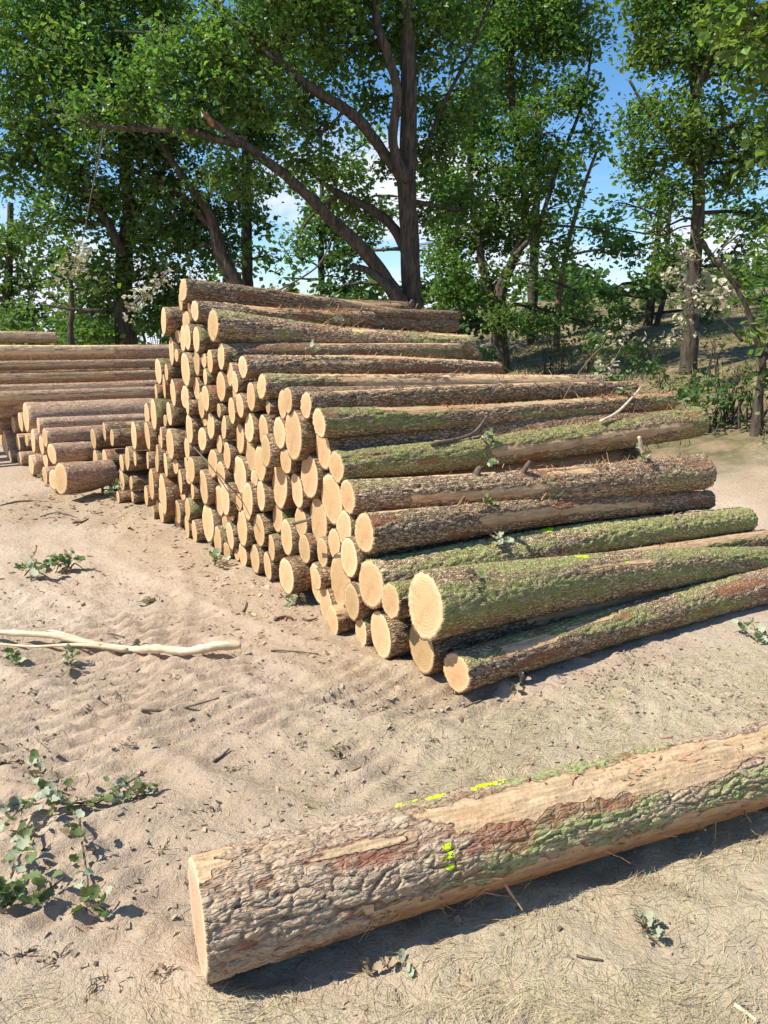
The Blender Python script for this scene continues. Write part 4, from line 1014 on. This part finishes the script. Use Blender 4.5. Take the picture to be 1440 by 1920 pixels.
def far_wood():
    rg = np.random.default_rng(77); LP = []
    for k in range(64):
        x = -46 + k * 1.5 + rg.normal() * .8; y = 44 + rg.normal() * 4
        h = rg.uniform(1.6, 3.6) if x < -8 else rg.uniform(.6, 1.8)
        g0 = gz(x, y)
        P, q = blob_points((x, y, g0 + h * .5), h * .8, 210, rg, k, .8); LP.append(P + rg.normal(size=P.shape) * .25)
    V, F = leaf_cloud(np.concatenate(LP), .6, rg)
    o = link('distant_wood', mesh_np('distant_wood', V, F, M_leafd, smooth=False), kind='stuff', label='dark green line of far trees and scrub at the horizon', category='woodland')
far_wood()

# ------------------------------------------------------------------ leafy sprigs lying about
def oak_leaf(seed, curl):
    rg = np.random.default_rng(seed); n = 11
    t = np.linspace(0, 1, n); w_ = .36 * np.sin(pi * np.clip(t * .93 + .05, 0, 1)) ** .7 * (1 + .2 * np.sin(t * 7.2 * pi)) * (.65 + .55 * t); w_[0] = .015; w_[-1] = .02
    V = []
    for i in range(n):
        z = curl * (t[i] - .3) ** 2 * 1.2
        V += [(t[i], w_[i], z + abs(w_[i]) * .5 + rg.normal() * .055), (t[i], rg.normal() * .012, z), (t[i], -w_[i] * rg.uniform(.75, 1.1), z + abs(w_[i]) * .3 + rg.normal() * .055)]
    F = []
    for i in range(n - 1):
        a = i * 3; F += [(a, a + 1, a + 4, a + 3), (a + 1, a + 2, a + 5, a + 4)]
    return np.array(V), np.array(F)
LM = {}
for mn, mm in (('g', M_spg), ('p', M_spp), ('d', M_spd)):
    LM[mn] = [mesh_np('leaf', *oak_leaf(i, c), mm) for i, c in enumerate((.5, -.5, .9, .15))]

def sprig(label, p, n, spread, ls, kinds, seed, twigs=(), h=.03, group='torn leafy oak sprigs lying about', name='leafy_sprig'):
    rg = np.random.default_rng(seed)
    t = thing(name, label, 'sprig', p, (0, 0, 0), group)
    tw = []
    if not twigs:
        for k in range(3):
            a = rg.uniform(0, 2 * pi); tw.append([Vector((0, 0, .008)), Vector((cos(a) * spread * .5, sin(a) * spread * .5, h)), Vector((cos(a + .3) * spread, sin(a + .3) * spread, .01))])
    else: tw = [[Vector(q) for q in w_] for w_ in twigs]
    V, F = join([tube(w_, np.linspace(.0045, .002, len(w_)) * (ls / .06), 6, 3, .15, 4) for w_ in tw])
    link('stem', mesh_np('stem', V, F, M_twig), t)
    for k in range(n):
        w_ = tw[rg.integers(len(tw))]; f = rg.uniform(.25, 1) * (len(w_) - 1); i = min(int(f), len(w_) - 2)
        c = w_[i].lerp(w_[i + 1], f - i) + Vector((rg.normal() * spread * .16, rg.normal() * spread * .16, abs(rg.normal()) * h * .6 + .004))
        o = link('leaf', LM['d' if rg.random() < .16 else kinds[rg.integers(len(kinds))]][rg.integers(4)], t)
        o.location = c; s = ls * rg.uniform(.4, 1.1); o.scale = (s, s, s)
        o.rotation_euler = (rg.normal() * .6, rg.normal() * .45 - .1, rg.uniform(0, 2 * pi))
    return t
def G0(px, py, dz=0.0):
    p = on_ground(px, py); p.z = gz(p.x, p.y) + dz; return p
c0 = G0(100, 1560)
def rel(px, py, h=.01): q = on_ground(px, py); return (q.x - c0.x, q.y - c0.y, h + gz(q.x, q.y) - c0.z)
sprig('large oak twig with green and grey leaves on sand by the lone log', c0, 135, .12, .052, 'ggppp', 1, twigs=(
    [rel(275, 1455, .03), rel(225, 1485, .03), rel(180, 1512, .02), rel(110, 1530, .03), rel(70, 1560, .03), rel(30, 1580, .02)],
    [rel(180, 1512, .02), rel(95, 1500, .05), rel(70, 1475, .05)], [rel(160, 1515, .02), rel(60, 1530, .04), rel(10, 1550, .03)],
    [rel(70, 1560, .03), rel(40, 1620, .04), rel(20, 1660, .03)], [rel(262, 1470, .02), rel(240, 1495, .015), rel(290, 1480, .01)]), h=.03)
c0 = G0(130, 1690)
sprig('smaller oak twig with broad bright leaves below the large one', c0, 60, .10, .058, 'ggpg', 2, twigs=(
    [rel(150, 1545, .02), rel(155, 1600, .03), rel(165, 1660, .02), rel(150, 1690, .02)], [rel(150, 1690, .02), rel(170, 1720, .03), rel(195, 1725, .02)],
    [rel(120, 1650, .02), rel(85, 1690, .03), rel(70, 1715, .02)], [rel(60, 1660, .03), rel(30, 1700, .03), rel(5, 1720, .02)]), h=.04)
sprig('grey-green oak cluster on the grass below the lone log', G0(1205, 1758), 20, .045, .040, 'pppg', 3, h=.02)
sprig('bleached leaf pair on the grass under the lone log', G0(745, 1812), 7, .04, .032, 'pdd', 4, h=.008)
sprig('dry brown leaf cluster under the middle of the lone log', G0(692, 1812), 5, .03, .036, 'dd', 5, h=.008)
sprig('dark shrivelled sprig on the straw between the lone log and the pile', G0(640, 1428), 12, .035, .035, 'gd', 6, h=.02)
sprig('dark green sprig standing on rippled sand, farther of the pair', G0(132, 1065), 26, .13, .085, 'ggp', 7, h=.06)
sprig('ragged green sprig on rippled sand, nearer of the pair', G0(58, 1088), 24, .12, .085, 'ggp', 8, h=.06)
sprig('tiny dark sprig alone in the middle of the rippled sand', G0(286, 1127), 9, .05, .06, 'gd', 9, h=.03)
sprig('pale green sprig at the foot of the tall pile', G0(402, 1062), 22, .10, .07, 'ppg', 10, h=.04)
sprig('grey sprig on the sand by the stubby log', G0(560, 1133), 15, .06, .06, 'pg', 11, h=.04)
sprig('dark-leaved sprig just below the peeled white branch', G0(128, 1248), 18, .06, .055, 'ggp', 12, h=.04)
sprig('leafy sprig below the forked tip of the peeled white branch', G0(22, 1238), 16, .07, .055, 'ggp', 13, h=.03)
sprig('little grey sprig above the peeled white branch', G0(262, 1208), 10, .06, .045, 'pg', 14, h=.02)
sprig('pale sprig in the shade beside the loose log', G0(1408, 1195), 20, .09, .06, 'ppg', 15, h=.03)
sprig('dry leaves on the sand near the middle of the loose log', G0(970, 1295), 9, .05, .045, 'pd', 16, h=.02)
def on_log(i, x, th, dz=.0):
    t, V, Lg = Vs[i]; nv, nu = V.shape[:2]
    p = Vector(V[int(x / Lg * (nv - 1)), int(np.mod(th / (2 * pi), 1) * nu) % nu])
    return t.matrix_basis @ p + Vector((0, 0, dz))
for k, (i, x, th, lab, kinds, n_) in enumerate((
    (3, 1.1, 0, 'bleached leaf on top of the thick green-furrowed log', 'p', 6), (15, .55, .5, 'grey sprig on the reddish log below the thick one', 'pp', 7),
    (110, 1.0, 1.0, 'grey sprig tucked under the mossy log with the broken stick', 'ppg', 12), (109, .95, 0, 'leaf tuft beside the upright stub', 'pg', 12),
    (109, 2.2, .2, 'sprig with torn twigs near the far end of the stubbed log', 'pgd', 14), (108, 1.9, -.2, 'withered leaves on the far half of the grey-brown log', 'pd', 16),
    (108, .75, .8, 'dark sprig hanging down the grey-brown log', 'gg', 12), (111, .85, .9, 'small grey tuft between two green logs', 'p', 9),
    (115, .2, .8, 'green tuft on the fattest log', 'gg', 6), (40, 2.6, .2, 'leaves strewn on the far end of the peeled-top log', 'pg', 18), (4, .35, -.2, 'grey sprig on the log end high at the far edge of the tall pile', 'pp', 12),
    (12, .05, .2, 'grey sprig wedged near the top of the pile face', 'ppg', 9), (13, .05, -.6, 'dry leaves caught between log ends near the pile top', 'pd', 7), (122, .1, .1, 'dark leafy tuft in the low gap of the pile face', 'gg', 16), (121, .2, 0, 'sprig dangling over the stubby log', 'pd', 9))):
    sprig(lab, on_log(i, x, th, .012), n_, .05, .055, kinds, 100 + k, h=.03, group='torn leaves caught on the logs')
sprig('dusty pale sprig on the litter before the low stack', G0(205, 935), 26, .22, .08, 'ppg', 150, h=.08)
sprig('dusty green brush heaped between the low stack and the tall pile', G0(255, 925, .08), 46, .20, .08, 'pggd', 151, h=.22)
sprig('dry tuft at the foot of the farthest stack', G0(78, 905, .02), 18, .14, .07, 'pd', 152, h=.05)

# ------------------------------------------------------------------ sticks
def stick(label, pts, r, m=M_twig, lift=.006, seed=1, name='stick', group='broken sticks on the ground', hs=None, extra=()):
    P = [on_ground(*q) for q in pts]
    for k, p in enumerate(P): p.z = gz(p.x, p.y) + r * .8 + lift + (hs[k] if hs else 0)
    b = P[len(P) // 2].copy(); b.z = gz(b.x, b.y)
    t = thing(name, label, 'stick', b, (0, 0, 0), group)
    V, F = tube([p - b for p in P], np.linspace(r, r * .55, len(P)), 10, seed, .42, 7, flute=.15); link('stick_shaft', mesh_np('stick_shaft', V, F, m), t)
    for e_ in extra:
        Q = [on_ground(*q[:2]) for q in e_]
        for p, q in zip(Q, e_): p.z = gz(p.x, p.y) + q[2]
        V, F = tube([p - b for p in Q], np.linspace(r * .45, r * .2, len(Q)), 8, seed + 3, .2, 6); link('side_branch', mesh_np('side_branch', V, F, m), t)
    return t
stick('long peeled white branch lying across the sand', [(453, 1228), (400, 1232), (350, 1233), (290, 1228), (240, 1220), (170, 1215), (100, 1210), (0, 1205), (-60, 1200)], .026, M_white, .012, 3, 'peeled_branch', None,
      hs=[.035, .02, .006, .0, .005, .01, .02, .03, .03],
      extra=([(190, 1222, .03), (130, 1204, .035), (95, 1194, .04), (75, 1202, .03)], [(240, 1226, .02), (150, 1219, .03), (60, 1214, .03), (-20, 1212, .03)]))
for k, (pts, r, lab) in enumerate((
    ([(265, 1333), (310, 1330), (350, 1326), (412, 1320)], .006, 'thin dark stick on the sand below the peeled white branch'),
    ([(188, 1187), (205, 1189), (232, 1196)], .007, 'short dark stick above the peeled white branch'),
    ([(515, 1170), (535, 1163), (549, 1166)], .010, 'curved bark piece near the pile foot'),
    ([(568, 1166), (580, 1170), (594, 1163)], .008, 'small bent twig near the stubby log'),
    ([(455, 1150), (460, 1140), (462, 1128)], .006, 'upright-looking twig piece on the sand before the pile'),
    ([(508, 1222), (545, 1222), (597, 1226)], .005, 'dark twig right of the peeled white branch'),
    ([(0, 948), (40, 943), (100, 938), (140, 945)], .010, 'long stick in front of the farthest stack'),
    ([(75, 968), (110, 966), (150, 968)], .007, 'thin stick before the low stack'),
    ([(870, 1322), (905, 1312), (925, 1310)], .005, 'thin twig below the loose log'),
    ([(1080, 1800), (1100, 1805), (1130, 1812)], .004, 'little twig under the grey-green cluster'),
    ([(400, 1425), (415, 1415), (430, 1405)], .006, 'short twig on the trodden straw'),
    ([(1375, 1895), (1395, 1905), (1420, 1925)], .006, 'pale twig at the lowest corner of the grass'),
    ([(138, 986), (155, 982), (166, 978)], .012, 'bark piece on the sand before the low stack'),
    ([(0, 1440), (8, 1432), (20, 1424)], .007, 'broken twig end at the very edge of the sand'))):
    stick(lab, pts, r, M_white if 'pale' in lab else M_twig, .002, k + 5)
def branch_on(label, pts, r, m, seed):
    b = pts[0]; t = thing('broken_branch', label, 'branch', b, (0, 0, 0), 'broken branches lying on the logs')
    V, F = tube([p - b for p in pts], np.linspace(r, r * .6, len(pts)), 10, seed, .2, 5); link('shaft', mesh_np('shaft', V, F, m), t)
branch_on('pale broken branch lying across the mossy log', [on_log(110, 2.05, .55, .03), on_log(110, 2.3, -.1, .05), on_log(40, 2.75, .3, .06)], .012, M_white, 1)
branch_on('thin green stick leaning on the mossy log', [on_log(110, .62, .7, .01), on_log(110, .95, .2, .02), on_log(110, 1.1, -.2, .12)], .012, M_twig, 2)
branch_on('thin twig poking out of the top of the pile', [on_log(0, .85, -.3, 0), on_log(0, 1.25, -.3, .25), on_log(0, 1.4, -.3, .5)], .009, M_twig, 3)
branch_on('splintered pale stake standing among the far log ends', [on_log(109, 2.25, 0, -.01), on_log(109, 2.2, 0, .09), on_log(109, 2.17, 0, .16)], .018, M_white, 4)
branch_on('thin twig crossing the middle of the pile face', [pile(2.9, -.12, .83), pile(2.45, -.15, .72), pile(2.1, -.12, .50)], .006, M_twig, 5)
branch_on('short stick jutting out before the split log end', [pile(1.25, -.15, .57), pile(.95, -.2, .66)], .010, M_twig, 6)

# ------------------------------------------------------------------ ground cover
def blades(name, P, ln, wd, flat, m, seed, lab, cat='grass', segs=3, dirs=None):
    rg = np.random.default_rng(seed); n = len(P)
    a = rg.uniform(0, 2 * pi, n) if dirs is None else dirs + rg.normal(size=n) * .6
    L = ln * rg.uniform(.5, 1.5, n); el = np.clip(rg.normal(flat, .22, n), .02, 1.5)
    d = np.stack([np.cos(a) * np.cos(el), np.sin(a) * np.cos(el), np.sin(el)], 1)
    sd_ = np.stack([-np.sin(a), np.cos(a), np.zeros(n)], 1)
    bend = rg.uniform(.2, .7, n) * np.sin(el); cur = rg.normal(size=n) * .35
    V = np.zeros((n, (segs + 1) * 2, 3))
    for i in range(segs + 1):
        f = i / segs
        c = P + d * (L * f)[:, None] + sd_ * (cur * L * f * f)[:, None]; c[:, 2] -= bend * L * f * f
        c[:, 2] = np.maximum(c[:, 2], P[:, 2] + .002)
        w_ = (wd * (1 - .75 * f) * rg.uniform(.7, 1.3, n))[:, None]
        V[:, 2 * i] = c - sd_ * w_; V[:, 2 * i + 1] = c + sd_ * w_
    q = np.array([[2 * i, 2 * i + 1, 2 * i + 3, 2 * i + 2] for i in range(segs)])
    F = (q[None] + (np.arange(n) * (segs + 1) * 2)[:, None, None]).reshape(-1, 4)
    return link(name, mesh_np(name, V.reshape(-1, 3), F, m, smooth=False), kind='stuff', label=lab, category=cat)

def scatter(n, x0, x1, y0, y1, maskf, seed):
    rg = np.random.default_rng(seed)
    x = rg.uniform(x0, x1, n); y = rg.uniform(y0, y1, n)
    k = rg.random(n) < maskf(x, y); x, y = x[k], y[k]
    return np.stack([x, y, ground_z(x, y)], 1)
P = scatter(150000, -1.3, 2.9, 1.15, 3.9, lambda x, y: straw_mask(x, y) * np.clip(.25 + 1.5 * (fbm(x * 5, y * 5, x * 0, 81, 3) - .35), 0, 1) * np.clip(1.5 / y, 0, 1), 1)
P = P[:60000]
swirl = fbm(P[:, 0] * 1.6, P[:, 1] * 1.6, P[:, 0] * 0, 82, 2) * 4 * pi
blades('dry_grass', P, .055, .0009, .2, M_grass, 2, 'matted dry straw-coloured grass on the sand round the lone log', dirs=swirl)
P = scatter(26000, -3, 2.5, 1.3, 6, lambda x, y: .5 * sst(.5, .66, fbm(x * 2, y * 2, x * 0, 83, 3)), 3)
blades('straw_litter', P, .028, .0012, .12, M_grass, 4, 'short scattered straw bits strewn over the sand')
def bankmask(x, y):
    e = (x - .3) * cos(A) + (y - 3.38) * sin(A)
    return sst(4.6, 6.4, e + 1.4 * (fbm(x * .6, y * .6, x * 0, 71, 3) - .5)) * sst(-1, 1, y - 8.5)
P = scatter(70000, -2, 17, 8.5, 26, lambda x, y: bankmask(x, y) * sst(.35, .62, fbm(x * 1.2, y * 1.2, x * 0, 85, 3)) * sst(30, 9, y), 5)[:19000]
blades('bank_grass', P, .26, .006, 1.0, M_ggrass, 6, 'tall dry grass growing on the bank under the oaks')

def flakes(name, n, box, maskf, size, m, seed, lab):
    P = scatter(n, *box, maskf, seed); rg = np.random.default_rng(seed + 1); n = len(P)
    a = rg.uniform(0, 2 * pi, n); s = size * rg.uniform(.35, 1.6, n) ** 1.3; asp = rg.uniform(.2, .7, n)
    u = np.stack([np.cos(a), np.sin(a), rg.normal(size=n) * .25], 1); v = np.stack([-np.sin(a), np.cos(a), rg.normal(size=n) * .3], 1)
    c = P + np.array([[0, 0, .004]])
    th = (s * .12)[:, None] * np.array([[0, 0, 1.]])
    k = [c + u * s[:, None] * p + v * (s * asp)[:, None] * q for p, q in ((-1, -.6), (.7, -1), (1, .5), (-.6, 1))]
    V = np.stack([x + th for x in k] + [x - th for x in k], 1).reshape(-1, 3)
    q = np.array([(0, 1, 2, 3), (0, 4, 5, 1), (1, 5, 6, 2), (2, 6, 7, 3), (3, 7, 4, 0)])
    F = (q[None] + (np.arange(n) * 8)[:, None, None]).reshape(-1, 4)
    link(name, mesh_np(name, V, F, m, smooth=False), kind='stuff', label=lab, category='litter')
def footmask(x, y):
    e = (x - .3) * cos(A) + (y - 3.38) * sin(A); s = -(x - .3) * sin(A) + (y - 3.38) * cos(A)
    return np.clip(sst(.5, .0, np.abs(e + .2)) * sst(-.4, 2.5, s) + sst(.9, .2, np.hypot(x + 3.0, y - 7.5) - .3), 0, 1) * .9 + .05
flakes('wood_chips', 9000, (-6, 2.5, 2.2, 9.5), footmask, .016, M_chip, 7, 'sawdust chips and splinters along the foot of the piles')
flakes('bark_litter', 30000, (-2.6, 2.6, 1.3, 5), lambda x, y: .05 + .6 * sst(.62, .74, fbm(x * 2.2, y * 2.2, x * 0, 87, 4)), .006, M_dark, 9, 'small dark bark crumbs scattered over the sand')
flakes('clods', 14000, (-2.6, 2.6, 1.3, 5.5), lambda x, y: .08 + .5 * sst(.5, .7, fbm(x * 1.4 + 5, y * 1.4, x * 0, 88, 3)), .008, M_ground, 11, 'small clods of dry sand lying on the surface')


rgc = np.random.default_rng(321)
for k, (px, py) in enumerate(((30, 1418), (95, 1385), (160, 1330), (215, 1300), (60, 1300), (330, 1275), (395, 1520), (430, 1440), (235, 1400), (300, 1590), (360, 1650), (40, 1790), (100, 1810), (200, 1850), (305, 1840), (560, 1400), (700, 1330), (500, 1280), (620, 1300), (820, 1395))):
    b = G0(px, py); n = 10; parts = []
    for _ in range(n):
        a = rgc.uniform(0, 2 * pi); ln = rgc.uniform(.015, .045)
        s0 = Vector((rgc.normal() * .018, rgc.normal() * .018, .002)); s2 = s0 + Vector((cos(a) * ln, sin(a) * ln, rgc.uniform(.002, .014)))
        parts.append(tube([s0, (s0 + s2) / 2 + Vector((0, 0, rgc.uniform(.002, .012))), s2], [.0016, .0013, .0008], 4, k, 0, 2))
    V, F = join(parts)
    WHERE = ('at the very edge of the sand', 'above the large oak twig', 'below the thin dark stick', 'between the thin dark stick and the white branch', 'under the forked tip of the white branch', 'under the middle of the white branch', 'above the sawn end of the lone log', 'on trodden straw above the lone log', 'right of the large oak twig', 'between the smaller oak twig and the lone log', 'beside the sawn end of the lone log', 'below the smaller oak twig', 'below and right of the smaller oak twig', 'before the lone log', 'touching the sawn end of the lone log', 'left of the dark shrivelled sprig', 'between the dark shrivelled sprig and the loose log', 'under the cut end of the white branch', 'midway from white branch to loose log', 'behind the middle of the lone log')
    t = thing('root_tuft', 'little tuft of dry rootlets ' + WHERE[k], 'tuft', b, (0, 0, 0), 'dry rootlet tufts on the sand')
    link('rootlets', mesh_np('rootlets', V, F, M_twig), t, kind='stuff')
    for _ in range(3):
        o = link('leaf', LM['d'][rgc.integers(4)], t); s = rgc.uniform(.012, .026); o.scale = (s, s, s)
        o.location = (rgc.normal() * .02, rgc.normal() * .02, .006); o.rotation_euler = (rgc.normal() * .5, rgc.normal() * .4, rgc.uniform(0, 6.28))
